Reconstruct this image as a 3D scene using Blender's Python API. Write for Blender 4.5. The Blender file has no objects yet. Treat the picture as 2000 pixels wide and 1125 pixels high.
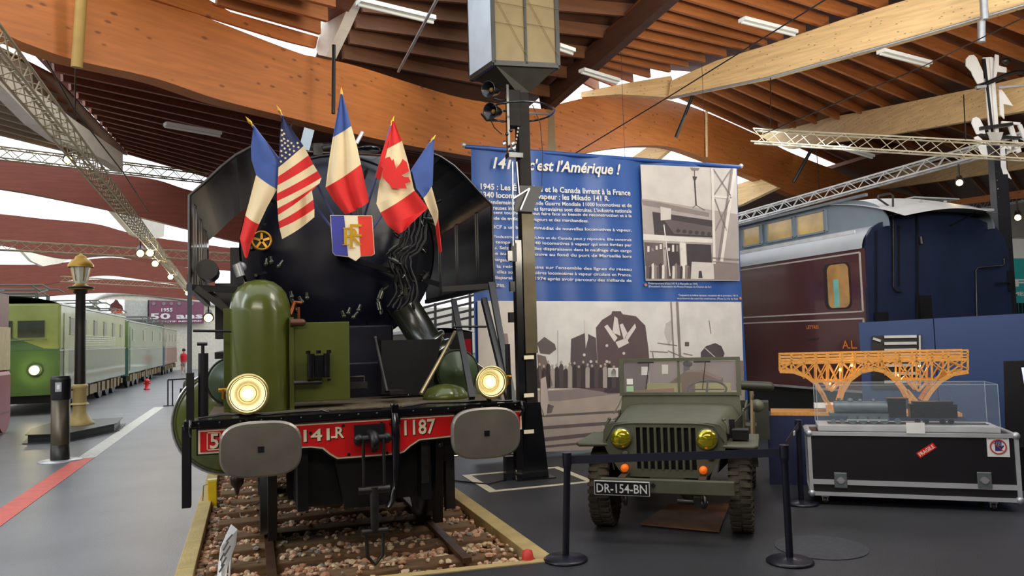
import bpy, bmesh, math, random
from mathutils import Vector as V, Matrix, noise
PI = math.pi
S = bpy.context.scene
COL = S.collection
random.seed(7)
# ------------------------------------------------------------------ camera
FPX, CX, CY = 1480.0, 1000.0, 562.5
YAW, PIT, ROL = math.radians(19.1), math.radians(3.64), math.atan(.028)
CAM = V((0, 0, 1.70))
_fh = V((math.sin(YAW), math.cos(YAW), 0)); _r0 = V((math.cos(YAW), -math.sin(YAW), 0)); _z = V((0, 0, 1))
FW = _fh*math.cos(PIT) + _z*math.sin(PIT)
_u1 = _z*math.cos(PIT) - _fh*math.sin(PIT)
RT = _r0*math.cos(ROL) - _u1*math.sin(ROL)
UP = _u1*math.cos(ROL) + _r0*math.sin(ROL)
cd = bpy.data.cameras.new('camera'); cam = bpy.data.objects.new('camera', cd); COL.objects.link(cam)
cd.sensor_fit = 'HORIZONTAL'; cd.sensor_width = 36; cd.lens = 36*FPX/2000; cd.clip_end = 300; cd.clip_start = .05
M = Matrix((RT, UP, -FW)).transposed().to_4x4(); M.translation = CAM
cam.matrix_world = M
S.camera = cam
# ------------------------------------------------------------------ world, exposure
S.view_settings.view_transform = 'Standard'; S.view_settings.look = 'None'
S.view_settings.gamma = 1; S.view_settings.use_curve_mapping = False
S.view_settings.exposure = 0.38
S.cycles.use_denoising = True
S.cycles.max_bounces = 6; S.cycles.diffuse_bounces = 3; S.cycles.glossy_bounces = 3
S.cycles.transparent_max_bounces = 8; S.cycles.sample_clamp_indirect = 4
W = bpy.data.worlds.new('sky'); S.world = W; W.use_nodes = True
bg = W.node_tree.nodes['Background']; bg.inputs[0].default_value = (.90, .95, 1, 1); bg.inputs[1].default_value = 1.25

def light(name, kind, loc, energy, color=(1, 1, 1), size=1, size_y=None, aim=None, spot=None):
    d = bpy.data.lights.new(name, kind); d.energy = energy; d.color = color
    if kind == 'AREA':
        d.size = size
        if size_y: d.shape = 'RECTANGLE'; d.size_y = size_y
    else:
        d.shadow_soft_size = size
    if spot: d.spot_size = spot
    o = bpy.data.objects.new(name, d); COL.objects.link(o); o.location = loc
    if aim is not None:
        o.rotation_euler = (V(aim)-V(loc)).to_track_quat('-Z', 'Y').to_euler()
    return o
# daylight from the roof lights behind and beside the camera
light('roof_light_daylight', 'AREA', (-1.5, -2.5, 5.7), 135, (1, .95, .88), 6, 2.0, (1.2, 7, .8))
light('roof_light_daylight', 'AREA', (7.5, 1.0, 5.6), 55, (.92, .95, 1), 4, 2, (7.5, 8, .6))
light('roof_light_daylight', 'AREA', (-5.2, 9.5, 4.9), 125, (.95, .97, 1), 3, 8, (-4.5, 11, 0))
light('roof_light_daylight', 'AREA', (-5.5, 4.5, 5.4), 95, (.88, .95, 1), 1.2, 4, (3.5, 8.6, 4.2))
light('roof_light_daylight', 'AREA', (-3.4, 32, 5.2), 140, (1, .97, .9), 3, 24, (-4.0, 32, 0))
light('roof_light_daylight', 'AREA', (9.0, 11, 5.2), 85, (.9, .95, 1), 3, 3, (8.5, 13, 0))
light('warm_fill', 'AREA', (3.8, 4.2, 5.3), 85, (1, .92, .78), 2, 1.5, (4.2, 9.0, 2))  # added warm fill over banner and locomotive front, not daylight
# added unseen fill that brightens the timber roof from below; they shine upwards only
light('roof_fill', 'AREA', (-1.0, 1.0, 3.6), 80, (1, .86, .66), 4, 1.2, (-.2, 3.2, 6))
light('roof_fill', 'AREA', (6.2, 2.2, 3.6), 270, (1, .90, .74), 4, 1.2, (6.8, 4.6, 6))

# ------------------------------------------------------------------ pixel rays -> places in the hall
def ray(x, y): return FW + RT*((x-CX)/FPX) - UP*((y-CY)/FPX)
def GD(x, y, D): return CAM + ray(x, y)*D
def GZ(x, y, z=0): d = ray(x, y); return CAM + d*((z-CAM.z)/d.z)
def GY(x, y, Y): d = ray(x, y); return CAM + d*(Y/d.y)
def GX(x, y, X): d = ray(x, y); return CAM + d*(X/d.x)
def GP(x, y, a, n): d = ray(x, y); return CAM + d*((V(a)-CAM).dot(n)/d.dot(n))

# ------------------------------------------------------------------ materials
_mats = {}
def mat(name, col, rough=.5, metal=0, var=.12, scale=6, bump=0, bscale=40, emit=0, coat=0, stretch=None, spec=.5, alpha=1, trans=0):
    if name in _mats: return _mats[name]
    m = bpy.data.materials.new(name); m.use_nodes = True; _mats[name] = m
    nt = m.node_tree; b = nt.nodes['Principled BSDF']
    c = [((v/255)/12.92 if v/255 <= .04045 else ((v/255+.055)/1.055)**2.4) for v in col]
    b.inputs['Roughness'].default_value = rough; b.inputs['Metallic'].default_value = metal
    b.inputs['Specular IOR Level'].default_value = spec
    b.inputs['Coat Weight'].default_value = coat; b.inputs['Coat Roughness'].default_value = .08
    b.inputs['Base Color'].default_value = (*c, 1)
    m.diffuse_color = (*c, 1)
    tc = nt.nodes.new('ShaderNodeTexCoord'); vec = tc.outputs['Object']
    if stretch:
        mp = nt.nodes.new('ShaderNodeMapping'); mp.inputs['Scale'].default_value = stretch
        nt.links.new(vec, mp.inputs[0]); vec = mp.outputs[0]
    if var:
        n = nt.nodes.new('ShaderNodeTexNoise'); n.inputs['Scale'].default_value = scale; n.inputs['Detail'].default_value = 5
        nt.links.new(vec, n.inputs['Vector'])
        r = nt.nodes.new('ShaderNodeValToRGB'); r.color_ramp.elements[0].position = .3; r.color_ramp.elements[1].position = .7
        r.color_ramp.elements[0].color = (*[v*(1-var) for v in c], 1); r.color_ramp.elements[1].color = (*[min(1, v*(1+var)) for v in c], 1)
        nt.links.new(n.outputs['Fac'], r.inputs[0]); nt.links.new(r.outputs[0], b.inputs['Base Color'])
    if bump:
        n2 = nt.nodes.new('ShaderNodeTexNoise'); n2.inputs['Scale'].default_value = bscale
        nt.links.new(vec, n2.inputs['Vector'])
        bp = nt.nodes.new('ShaderNodeBump'); bp.inputs['Strength'].default_value = bump; bp.inputs['Distance'].default_value = .01
        nt.links.new(n2.outputs['Fac'], bp.inputs['Height']); nt.links.new(bp.outputs[0], b.inputs['Normal'])
    if emit:
        b.inputs['Emission Color'].default_value = (*c, 1); b.inputs['Emission Strength'].default_value = emit
    if trans:
        b.inputs['Transmission Weight'].default_value = trans
    if alpha < 1: b.inputs['Alpha'].default_value = alpha
    return m

def wood(name, col, knots=.5, rough=.55, streak=(1.2, 1.2, 14), kscale=2.2):
    """glued timber: lamella streaks and scattered knots"""
    if name in _mats: return _mats[name]
    m = mat(name, col, rough, 0, .16, 1.6, stretch=streak)
    nt = m.node_tree; b = nt.nodes['Principled BSDF']
    src = b.inputs['Base Color'].links[0].from_socket
    tc = nt.nodes.new('ShaderNodeTexCoord')
    mp = nt.nodes.new('ShaderNodeMapping'); mp.inputs['Scale'].default_value = (kscale, kscale, kscale*2.2)
    vo = nt.nodes.new('ShaderNodeTexVoronoi'); vo.inputs['Scale'].default_value = 1.8
    nt.links.new(tc.outputs['Object'], mp.inputs[0]); nt.links.new(mp.outputs[0], vo.inputs['Vector'])
    r = nt.nodes.new('ShaderNodeValToRGB'); r.color_ramp.elements[0].position = .10; r.color_ramp.elements[1].position = .17
    r.color_ramp.elements[0].color = (1-knots,)*3+(1,); r.color_ramp.elements[1].color = (1, 1, 1, 1)
    nt.links.new(vo.outputs['Distance'], r.inputs[0])
    mx = nt.nodes.new('ShaderNodeMix'); mx.data_type = 'RGBA'; mx.blend_type = 'MULTIPLY'; mx.inputs['Factor'].default_value = 1
    nt.links.new(src, mx.inputs[6]); nt.links.new(r.outputs[0], mx.inputs[7]); nt.links.new(mx.outputs[2], b.inputs['Base Color'])
    return m

# ------------------------------------------------------------------ objects
def wmat(o):
    m = o.matrix_basis.copy(); p = o.parent
    while p: m = p.matrix_basis @ m; p = p.parent
    return m
def tag(o, label=None, cat=None, group=None, kind=None):
    if label: o['label'] = label
    if cat: o['category'] = cat
    if group: o['group'] = group
    if kind: o['kind'] = kind
    return o
def thing(name, label, cat, loc=(0, 0, 0), rotz=0, group=None, scale=1):
    o = bpy.data.objects.new(name, None); COL.objects.link(o); o.location = loc; o.rotation_euler = (0, 0, rotz)
    o.scale = (scale,)*3; o.empty_display_size = .1
    return tag(o, label, cat, group)
def copy_tree(o, parent=None):
    c = o.copy(); COL.objects.link(c); c.parent = parent
    for ch in list(o.children): copy_tree(ch, c)
    return c

def basis(d, up=(0, 0, 1)):
    d = V(d).normalized(); u = V(up)
    if abs(d.dot(u.normalized())) > .98: u = V((1, 0, 0)) if abs(d.x) < .9 else V((0, 1, 0))
    x = u.cross(d).normalized(); y = d.cross(x).normalized()
    return x, y, d

WHOLE = {'lattice', 'stars', 'wheel', 'spokes', 'gilt_letters', 'hand_symbol', 'printed_lines', 'railing', 'glazing_wire', 'pictures', 'acrylic_cover', 'louvre', 'window_display', 'lower_roof', 'number_frame'}
class MB:
    def __init__(s): s.v = []; s.f = []; s.m = []; s.mats = []; s.cur = 0; s.sm = []
    def use(s, m):
        if m not in s.mats: s.mats.append(m)
        s.cur = s.mats.index(m); return s
    def add(s, vs, fs, smooth=False):
        n = len(s.v); s.v += [V(v) for v in vs]
        for f in fs: s.f.append([i+n for i in f]); s.m.append(s.cur); s.sm.append(smooth)
        return s
    def box(s, c, d, ax=None):
        c = V(c); x, y, z = ax or (V((1, 0, 0)), V((0, 1, 0)), V((0, 0, 1)))
        vs = [c + x*(a*d[0]/2) + y*(b*d[1]/2) + z*(e*d[2]/2) for a in (-1, 1) for b in (-1, 1) for e in (-1, 1)]
        return s.add(vs, [(0, 1, 3, 2), (4, 6, 7, 5), (0, 4, 5, 1), (2, 3, 7, 6), (0, 2, 6, 4), (1, 5, 7, 3)])
    def bb(s, x0, x1, y0, y1, z0, z1):
        return s.box(((x0+x1)/2, (y0+y1)/2, (z0+z1)/2), (x1-x0, y1-y0, z1-z0))
    def bar(s, p, q, w, h, up=(0, 0, 1)):
        p = V(p); q = V(q); x, y, z = basis(q-p, up)
        return s.box((p+q)/2, (w, h, (q-p).length), (x, y, z))
    def cyl(s, p, q, r, r2=None, n=12, caps=True, smooth=True):
        p = V(p); q = V(q); r2 = r if r2 is None else r2; x, y, z = basis(q-p)
        vs = []
        for k in range(n):
            a = 2*PI*k/n; e = x*math.cos(a)+y*math.sin(a); vs += [p+e*r, q+e*r2]
        s.add(vs, [(2*k, 2*((k+1) % n), 2*((k+1) % n)+1, 2*k+1) for k in range(n)], smooth)
        if caps:
            s.add([vs[2*k] for k in range(n)], [tuple(range(n))[::-1]]); s.add([vs[2*k+1] for k in range(n)], [tuple(range(n))])
        return s
    def tube(s, pts, r, n=8, closed=False):
        pts = [V(p) for p in pts]; m = len(pts); rings = []; px = None
        for i, p in enumerate(pts):
            a = pts[i-1] if (i or closed) else pts[0]; b = pts[(i+1) % m] if (i < m-1 or closed) else pts[-1]
            d = (b-a).normalized()
            if px is None: x, y, _ = basis(d)
            else:
                x = (px - d*px.dot(d)).normalized(); y = d.cross(x)
            px = x
            rr = r[i] if isinstance(r, (list, tuple)) else r
            rings.append([p + x*(rr*math.cos(2*PI*k/n)) + y*(rr*math.sin(2*PI*k/n)) for k in range(n)])
        vs = [v for R in rings for v in R]; fs = []
        for i in range(m if closed else m-1):
            j = (i+1) % m
            fs += [(i*n+k, i*n+(k+1) % n, j*n+(k+1) % n, j*n+k) for k in range(n)]
        s.add(vs, fs, True)
        if not closed: s.add(rings[0], [tuple(range(n))[::-1]]); s.add(rings[-1], [tuple(range(n))])
        return s
    def lathe(s, prof, o, d=(0, 0, 1), n=24, smooth=True):
        o = V(o); x, y, z = basis(d); m = len(prof); vs = []
        for k in range(n):
            a = 2*PI*k/n; e = x*math.cos(a)+y*math.sin(a)
            vs += [o + e*max(r, 1e-4) + z*h for r, h in prof]
        fs = [(k*m+i, ((k+1) % n)*m+i, ((k+1) % n)*m+i+1, k*m+i+1) for k in range(n) for i in range(m-1)]
        return s.add(vs, fs, smooth)
    def prism(s, pts, vec):
        pts = [V(p) for p in pts]; vec = V(vec); n = len(pts)
        nn = V((0, 0, 0))
        for i in range(n): nn += pts[i].cross(pts[(i+1) % n])
        if nn.dot(vec) > 0: pts = pts[::-1]
        s.add(pts+[p+vec for p in pts], [tuple(range(n)), tuple(range(2*n-1, n-1, -1))]+[(i, n+i, n+(i+1) % n, (i+1) % n) for i in range(n)])
        return s
    def sphere(s, c, r, n=16, m=10, sc=(1, 1, 1), smooth=True):
        c = V(c); vs = []
        for i in range(m+1):
            t = PI*i/m
            for k in range(n):
                a = 2*PI*k/n; vs.append(c+V((math.sin(t)*math.cos(a)*sc[0], math.sin(t)*math.sin(a)*sc[1], math.cos(t)*sc[2]))*r)
        return s.add(vs, [(i*n+k, (i+1)*n+k, (i+1)*n+(k+1) % n, i*n+(k+1) % n) for i in range(m) for k in range(n)], smooth)
    def grid(s, fn, nu, nv, smooth=True, matfn=None):
        vs = [fn(i/nu, j/nv) for j in range(nv+1) for i in range(nu+1)]
        n = len(s.v); s.v += [V(v) for v in vs]
        for j in range(nv):
            for i in range(nu):
                a = j*(nu+1)+i
                s.f.append([n+a, n+a+1, n+a+nu+2, n+a+nu+1]); s.sm.append(smooth)
                if matfn: s.use(matfn((i+.5)/nu, (j+.5)/nv))
                s.m.append(s.cur)
        return s
    def torus(s, c, R, r, d=(0, 0, 1), n=32, k=8):
        x, y, z = basis(d); c = V(c)
        return s.tube([c+x*(R*math.cos(2*PI*i/n))+y*(R*math.sin(2*PI*i/n)) for i in range(n)], r, k, True)
    def pieces(s):
        par = list(range(len(s.v)))
        def fd(i):
            while par[i] != i: par[i] = par[par[i]]; i = par[i]
            return i
        for f in s.f:
            r = fd(f[0])
            for i in f[1:]: par[fd(i)] = r
        comp = {}
        for k, f in enumerate(s.f): comp.setdefault(fd(f[0]), []).append(k)
        cl = []
        for fs in comp.values():
            vi = {i for k in fs for i in s.f[k]}
            lo = [min(s.v[i][a] for i in vi)-.004 for a in range(3)]; hi = [max(s.v[i][a] for i in vi)+.004 for a in range(3)]
            cl.append([fs, lo, hi])
        ch = True
        while ch:
            ch = False
            for i in range(len(cl)):
                for j in range(i+1, len(cl)):
                    if all(cl[i][1][a] <= cl[j][2][a] and cl[j][1][a] <= cl[i][2][a] for a in range(3)):
                        cl[i] = [cl[i][0]+cl[j][0], [min(cl[i][1][a], cl[j][1][a]) for a in range(3)], [max(cl[i][2][a], cl[j][2][a]) for a in range(3)]]
                        cl.pop(j); ch = True; break
                if ch: break
        out = []
        for fs, _, _ in cl:
            q = MB(); q.mats = list(s.mats); mp = {}
            for k in fs:
                f = []
                for i in s.f[k]:
                    if i not in mp: mp[i] = len(q.v); q.v.append(s.v[i])
                    f.append(mp[i])
                q.f.append(f); q.m.append(s.m[k]); q.sm.append(s.sm[k])
            out.append(q)
        return out
    def build(s, name, m=None, parent=None, **kw):
        if parent is not None and 1 < len(s.f) < 4000 and name not in WHOLE and not any(w in name for w in ('lettering', 'text', 'photograph', 'print')):
            ps = s.pieces()
            if 1 < len(ps) <= 60:
                return [q.build1(name, m, parent, **kw) for q in ps][0]
        return s.build1(name, m, parent, **kw)
    def build1(s, name, m=None, parent=None, local=False, bevel=0, solid=0, label=None):
        if m is not None: s.mats = [m]; s.m = [0]*len(s.f)
        if parent is not None and not local:
            inv = wmat(parent).inverted(); vs = [inv @ v for v in s.v]; loc = None
        elif parent is None and not local:
            lo = V([min(v[i] for v in s.v) for i in range(3)]); hi = V([max(v[i] for v in s.v) for i in range(3)])
            loc = V(((lo.x+hi.x)/2, (lo.y+hi.y)/2, lo.z)); vs = [v-loc for v in s.v]
        else: vs = s.v; loc = None
        me = bpy.data.meshes.new(name); me.from_pydata([tuple(v) for v in vs], [], s.f)
        for x in s.mats: me.materials.append(x)
        me.polygons.foreach_set('material_index', s.m)
        me.polygons.foreach_set('use_smooth', s.sm); me.update()
        o = bpy.data.objects.new(name, me); COL.objects.link(o)
        if loc: o.location = loc
        if parent is not None: o.parent = parent
        if bevel:
            b = o.modifiers.new('bevel', 'BEVEL'); b.width = bevel; b.segments = 2; b.limit_method = 'ANGLE'; b.angle_limit = .7
        if solid:
            b = o.modifiers.new('solid', 'SOLIDIFY'); b.thickness = solid; b.offset = 0
        if label: o['label'] = label
        return o

def struct(mb, name, m=None, **k): o = mb.build(name, m, **k); o['kind'] = 'structure'; return o
def textmb(mb, s, o, right, up, w, h, m, depth=.004, shear=0, bold=0, keep=False):
    """lettering s filling the w x h rectangle whose lower left corner is o"""
    cu = bpy.data.curves.new('t', 'FONT'); cu.body = s; cu.extrude = 0; cu.shear = shear; cu.offset = bold; cu.resolution_u = 2
    ob = bpy.data.objects.new('t', cu); COL.objects.link(ob)
    dg = bpy.context.evaluated_depsgraph_get(); me = bpy.data.meshes.new_from_object(ob.evaluated_get(dg))
    bpy.data.objects.remove(ob); bpy.data.curves.remove(cu)
    vs = [v.co.copy() for v in me.vertices]
    if not vs: return
    x0 = min(v.x for v in vs); x1 = max(v.x for v in vs); y0 = min(v.y for v in vs); y1 = max(v.y for v in vs)
    if keep: y0, y1 = -.22, .74   # common line height
    right = V(right).normalized(); up = V(up).normalized(); nn = right.cross(up)
    o = V(o)
    q = [o + right*((v.x-x0)/(x1-x0)*w) + up*((v.y-y0)/(y1-y0)*h) + nn*depth for v in vs]
    mb.use(m); mb.add(q, [tuple(p.vertices) for p in me.polygons])
    bpy.data.meshes.remove(me)

# shared materials
BLK = mat('black_gloss_paint', (14, 15, 20), .22, 0, .3, 3, coat=.5)
BLKM = mat('black_painted_iron', (16, 16, 19), .42, 0, .3, 6)
NAVY = mat('blue_black_paint', (12, 14, 34), .38, 0, .25, 3)
OLIVE = mat('olive_green_paint', (84, 92, 38), .25, 0, .08, 3, coat=.4)
DOLIVE = mat('dark_green_paint', (60, 78, 52), .35, 0, .2, 4)
REDP = mat('red_paint', (224, 26, 30), .35, 0, .06, 4, coat=.2)
CREAM = mat('cream_paint', (248, 236, 204), .5, 0, .04)
STEEL = mat('bare_steel', (150, 145, 135), .38, .85, .2, 5)
DSTEEL = mat('dark_steel', (70, 68, 66), .4, .8, .3, 8)
GALV = mat('galvanised_steel', (185, 190, 195), .4, .6, .1, 8)
BRASS = mat('brass', (190, 140, 50), .3, .9, .2, 8)
WHITE = mat('white_paint', (235, 235, 232), .5, 0, .04)
ALU = mat('aluminium', (215, 218, 222), .35, .5, .06, 6)
GLAM = wood('orange_glulam', (188, 112, 52), .55)  # main frames; same timber as the pale beams
GLAMD = wood('dark_glulam', (126, 60, 42), .2)  # darker, redder colour for the frames further off
PALE = wood('daylit_glulam', (240, 204, 148), .6, kscale=4.5)  # same timber as the main frames; daylight put into the paler colour
JOIST = wood('joist_timber', (182, 112, 62), .2)
DECK = wood('roof_boarding', (120, 66, 34), .2, kscale=1)
# ================================================================== THE SETTING
FLOORL = mat('asphalt_worn_grey', (118, 120, 124), .34, 0, .14, 1.2, bump=.25, bscale=60)
FLOORR = mat('asphalt_dark', (50, 51, 55), .5, 0, .2, 1.0, bump=.35, bscale=90)
KERB = mat('sandy_kerb_stone', (196, 172, 116), .8, 0, .15, 5, bump=.4, bscale=50)
f = MB()
f.use(FLOORL).add([(-14, -14, 0), (-.54, -14, 0), (-.54, 80, 0), (-14, 80, 0)], [(0, 1, 2, 3)])
f.use(FLOORR).add([(-.54, -14, 0), (28, -14, 0), (28, 5.5, 0), (2.18, 5.5, 0), (2.12, 5.44, 0), (-.54, 5.66, 0)], [(0, 1, 2, 3, 4, 5)])
f.add([(2.18, 5.5, 0), (28, 5.5, 0), (28, 80, 0), (2.18, 80, 0)], [(0, 1, 2, 3)])
struct(f, 'floor')
f = MB().add([(-.6, 5.4, -.16), (2.3, 5.4, -.16), (2.3, 80, -.16), (-.6, 80, -.16)], [(0, 1, 2, 3)])
f.build('track_bed', mat('track_bed_earth', (120, 86, 62), .95, 0, .3, 12, bump=.6))['kind'] = 'structure'
def kerb(x0, x1, y0, y1, step, along=True):
    k = MB(); a = y0 if along else x0; e = y1 if along else x1
    while a < e:
        b = min(a+step, e)
        if along: k.bb(x0, x1, a+.004, b-.004, -.16, .012)
        else: k.bb(a+.004, b-.004, x0, x1, -.16, .012)
        a = b
    return k
struct(kerb(-.54, -.41, 5.6, 30, .8), 'trim_1', KERB, bevel=.006)
struct(kerb(2.03, 2.18, 5.5, 30, 1.1), 'trim_2', KERB, bevel=.006)
k = MB(); k.prism([(-.54, 5.62, -.16), (2.12, 5.42, -.16), (2.12, 5.50, -.16), (-.54, 5.70, -.16)], (0, 0, .168))
struct(k, 'trim_3', KERB)
# painted lines
RL = mat('red_line_paint', (214, 96, 84), .5, 0, .12, 8); WL = mat('white_line_paint', (214, 214, 206), .5, 0, .12, 8)
struct(MB().bb(-2.56, -2.30, 2, 13.4, .001, .004), 'trim_4', RL)
struct(MB().bb(-2.55, -2.29, 13.4, 23.4, .001, .004), 'trim_5', WL)
k = MB()
for a in ((2.46, 2.56, 8.06, 9.20), (3.66, 3.75, 8.06, 9.20), (2.56, 3.66, 8.06, 8.14), (2.56, 3.66, 9.12, 9.20)): k.bb(*a, .001, .004)
struct(k, 'trim_6', mat('cream_line_paint', (222, 212, 184), .5, 0, .1, 8))
k = MB().cyl((4.17, 4.9, .001), (4.17, 4.9, .006), .34, n=40, smooth=False)
struct(k, 'trim_7', mat('manhole_cover', (66, 68, 74), .45, .2, .25, 20, bump=.5, bscale=120))

# walls of the hall
WALL = mat('pale_wall', (206, 200, 188), .8, 0, .05)
struct(MB().bb(-14, 28, 79.8, 80, 0, 5.0), 'wall_far', WALL)
struct(MB().bb(-14.2, -14, -14, 80, 0, 5.0), 'wall_left', WALL)
struct(MB().bb(28, 28.2, -14, 80, 0, 6.3), 'wall_right', WALL)
struct(MB().bb(16, 28, 3, 45, 6.3, 6.4), 'ceiling', DECK)
struct(MB().bb(-14, 28, -14.2, -14, 0, 6.2), 'wall_back', WALL)
# roof over and behind the camera, out of the picture
struct(MB().bb(-14, 28, -14, 3.0, 6.0, 6.15), 'ceiling', DECK)

# ---- main frames: glued-timber beams, each traced on its own vertical plane
def on_line(a, b):
    n = (V(b)-V(a)).cross(V((0, 0, 1))).normalized(); a = V(a)
    return (lambda x, y: GP(x, y, a, n)), n
def beam(name, a, b, poly, th, m, label=None):
    pl, n = on_line(a, b)
    if n.dot(a-CAM) < 0: n = -n
    o = struct(MB().prism([pl(*p) for p in poly], n*th), name, m)
    return o
def curve(pts, n=6):
    """smooth polyline through pixel points"""
    out = []
    P = [pts[0]]+list(pts)+[pts[-1]]
    for i in range(1, len(P)-2):
        for k in range(n):
            t = k/n
            out.append(tuple(.5*((2*P[i][j])+(-P[i-1][j]+P[i+1][j])*t+(2*P[i-1][j]-5*P[i][j]+4*P[i+1][j]-P[i+2][j])*t*t+(-P[i-1][j]+3*P[i][j]-3*P[i+1][j]+P[i+2][j])*t**3) for j in (0, 1)))
    return out+[pts[-1]]
# frame A: nearest, runs from upper left down to the column head
A0, A1 = GD(150, 120, 7.1), GD(1060, 330, 13.0)
beam('roof_beam', A0, A1, curve([(-260, -60), (0, 62), (60, 88), (150, 118), (300, 152), (420, 192), (560, 228), (740, 272), (900, 302), (1070, 330)])
     + curve([(1070, 214), (990, 205), (880, 186), (700, 130), (620, 112), (560, 95), (315, 0), (150, -60), (-260, -260)]), .22, GLAM)
# frame B: arched continuation on the right
B0, B1 = GD(1050, 250, 13.1), GD(1560, 385, 20)
beam('roof_beam', B0, B1, curve([(1052, 318), (1140, 300), (1200, 289), (1262, 284), (1320, 289), (1400, 318), (1480, 350), (1560, 385), (1700, 430), (1860, 480)])
     + curve([(1860, 400), (1700, 362), (1630, 332), (1540, 296), (1480, 264), (1400, 228), (1340, 205), (1262, 186), (1200, 184), (1130, 194), (1052, 214)]), .22, GLAM)
k = MB(); pl, n = on_line(B0, B1)
k.prism([pl(1030, 215), pl(1078, 215), pl(1082, 300), pl(1080, 330), pl(1030, 330)], -n*math.copysign(.05, n.dot(FW)))
struct(k, 'trim_8', mat('grey_steel_plate', (142, 120, 88), .5, .4, .1))
k = MB()
for x in (1045, 1066):
    for y in (252, 276, 296): k.sphere(pl(x, y)-FW*.06, .022, 8, 6)
struct(k, 'trim_9', DSTEEL)
k = MB(); q = pl(1052, 330); k.bb(q.x-.14, q.x+.14, q.y-.14, q.y+.14, 0, q.z)
struct(k, 'column', DSTEEL)
# frames further off on the left
def frame(D0, D1, x0, x1, bot, top, m, th=.2):
    a = GD(x0, bot[0][1], D0); b = GD(x1, bot[-1][1], D1)
    beam('roof_beam', a, b, curve(bot)+curve(top[::-1]), th, m)
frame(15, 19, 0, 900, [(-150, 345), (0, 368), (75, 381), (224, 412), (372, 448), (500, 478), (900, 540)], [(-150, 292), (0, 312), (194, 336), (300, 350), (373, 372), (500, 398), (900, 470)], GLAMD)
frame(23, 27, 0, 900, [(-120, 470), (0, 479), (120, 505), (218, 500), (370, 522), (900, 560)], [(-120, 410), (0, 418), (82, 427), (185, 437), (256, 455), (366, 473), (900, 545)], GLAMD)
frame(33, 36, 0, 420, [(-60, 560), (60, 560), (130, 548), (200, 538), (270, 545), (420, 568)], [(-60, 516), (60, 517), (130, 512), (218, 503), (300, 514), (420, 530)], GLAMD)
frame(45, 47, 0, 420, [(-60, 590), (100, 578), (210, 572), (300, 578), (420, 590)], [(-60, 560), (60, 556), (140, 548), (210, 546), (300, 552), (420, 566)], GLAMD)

# ---- pale secondary beams
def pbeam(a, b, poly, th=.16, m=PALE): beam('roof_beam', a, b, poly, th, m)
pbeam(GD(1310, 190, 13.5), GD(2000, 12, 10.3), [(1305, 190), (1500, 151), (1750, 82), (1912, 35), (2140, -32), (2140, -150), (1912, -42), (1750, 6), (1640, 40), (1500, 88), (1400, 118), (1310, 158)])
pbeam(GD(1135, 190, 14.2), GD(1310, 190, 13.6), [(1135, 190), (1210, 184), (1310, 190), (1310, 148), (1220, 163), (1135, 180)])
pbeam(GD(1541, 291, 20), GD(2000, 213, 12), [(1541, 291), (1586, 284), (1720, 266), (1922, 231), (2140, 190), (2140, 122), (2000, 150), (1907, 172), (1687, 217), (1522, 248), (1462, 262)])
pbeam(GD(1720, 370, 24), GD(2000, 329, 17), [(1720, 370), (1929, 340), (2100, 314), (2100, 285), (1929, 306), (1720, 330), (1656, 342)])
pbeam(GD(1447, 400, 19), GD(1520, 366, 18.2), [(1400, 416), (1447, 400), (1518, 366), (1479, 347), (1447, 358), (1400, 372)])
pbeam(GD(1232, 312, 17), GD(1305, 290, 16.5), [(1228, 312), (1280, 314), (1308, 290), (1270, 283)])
pbeam(GD(620, 108, 9.5), GD(700, 0, 8.7), [(617, 96), (622, 107), (636, 110), (662, 55), (690, -10), (740, -90), (690, -90), (650, -10), (630, 45)], .14, mat('daylit_timber', (240, 234, 220), .7, 0, .06))  # skylight on this beam put into its whitish colour
pbeam(GD(8, 127, 7.3), GD(240, 320, 11.2), [(-60, 70), (8, 127), (142, 232), (240, 300), (240, 335), (205, 312), (120, 275), (75, 243), (0, 165), (-60, 110)], .14, mat('daylit_timber', (226, 218, 200), .7))  # white-lit face painted into the timber colour
pbeam(GD(235, 455, 20), GD(355, 462, 24), [(222, 412), (262, 458), (290, 470), (320, 462), (322, 436), (270, 420)], .14, mat('daylit_timber', (226, 218, 200), .7))
pbeam(GD(30, 480, 28), GD(150, 500, 31), [(34, 480), (62, 510), (84, 520), (120, 514), (152, 498), (130, 490), (60, 480)], .14, mat('daylit_timber', (226, 218, 200), .7))
pbeam(GD(1858, 400, 21), GD(2000, 375, 20), [(1852, 402), (2060, 380), (2060, 362), (1852, 392)], .14, GLAM)
# dark edge beam from the column head towards the camera
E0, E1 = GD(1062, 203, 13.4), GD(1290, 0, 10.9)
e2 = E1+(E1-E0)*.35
k = MB().bar(E0, e2, .16, .34); struct(k, 'roof_beam', wood('dark_edge_beam', (74, 44, 30), .2))

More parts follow.
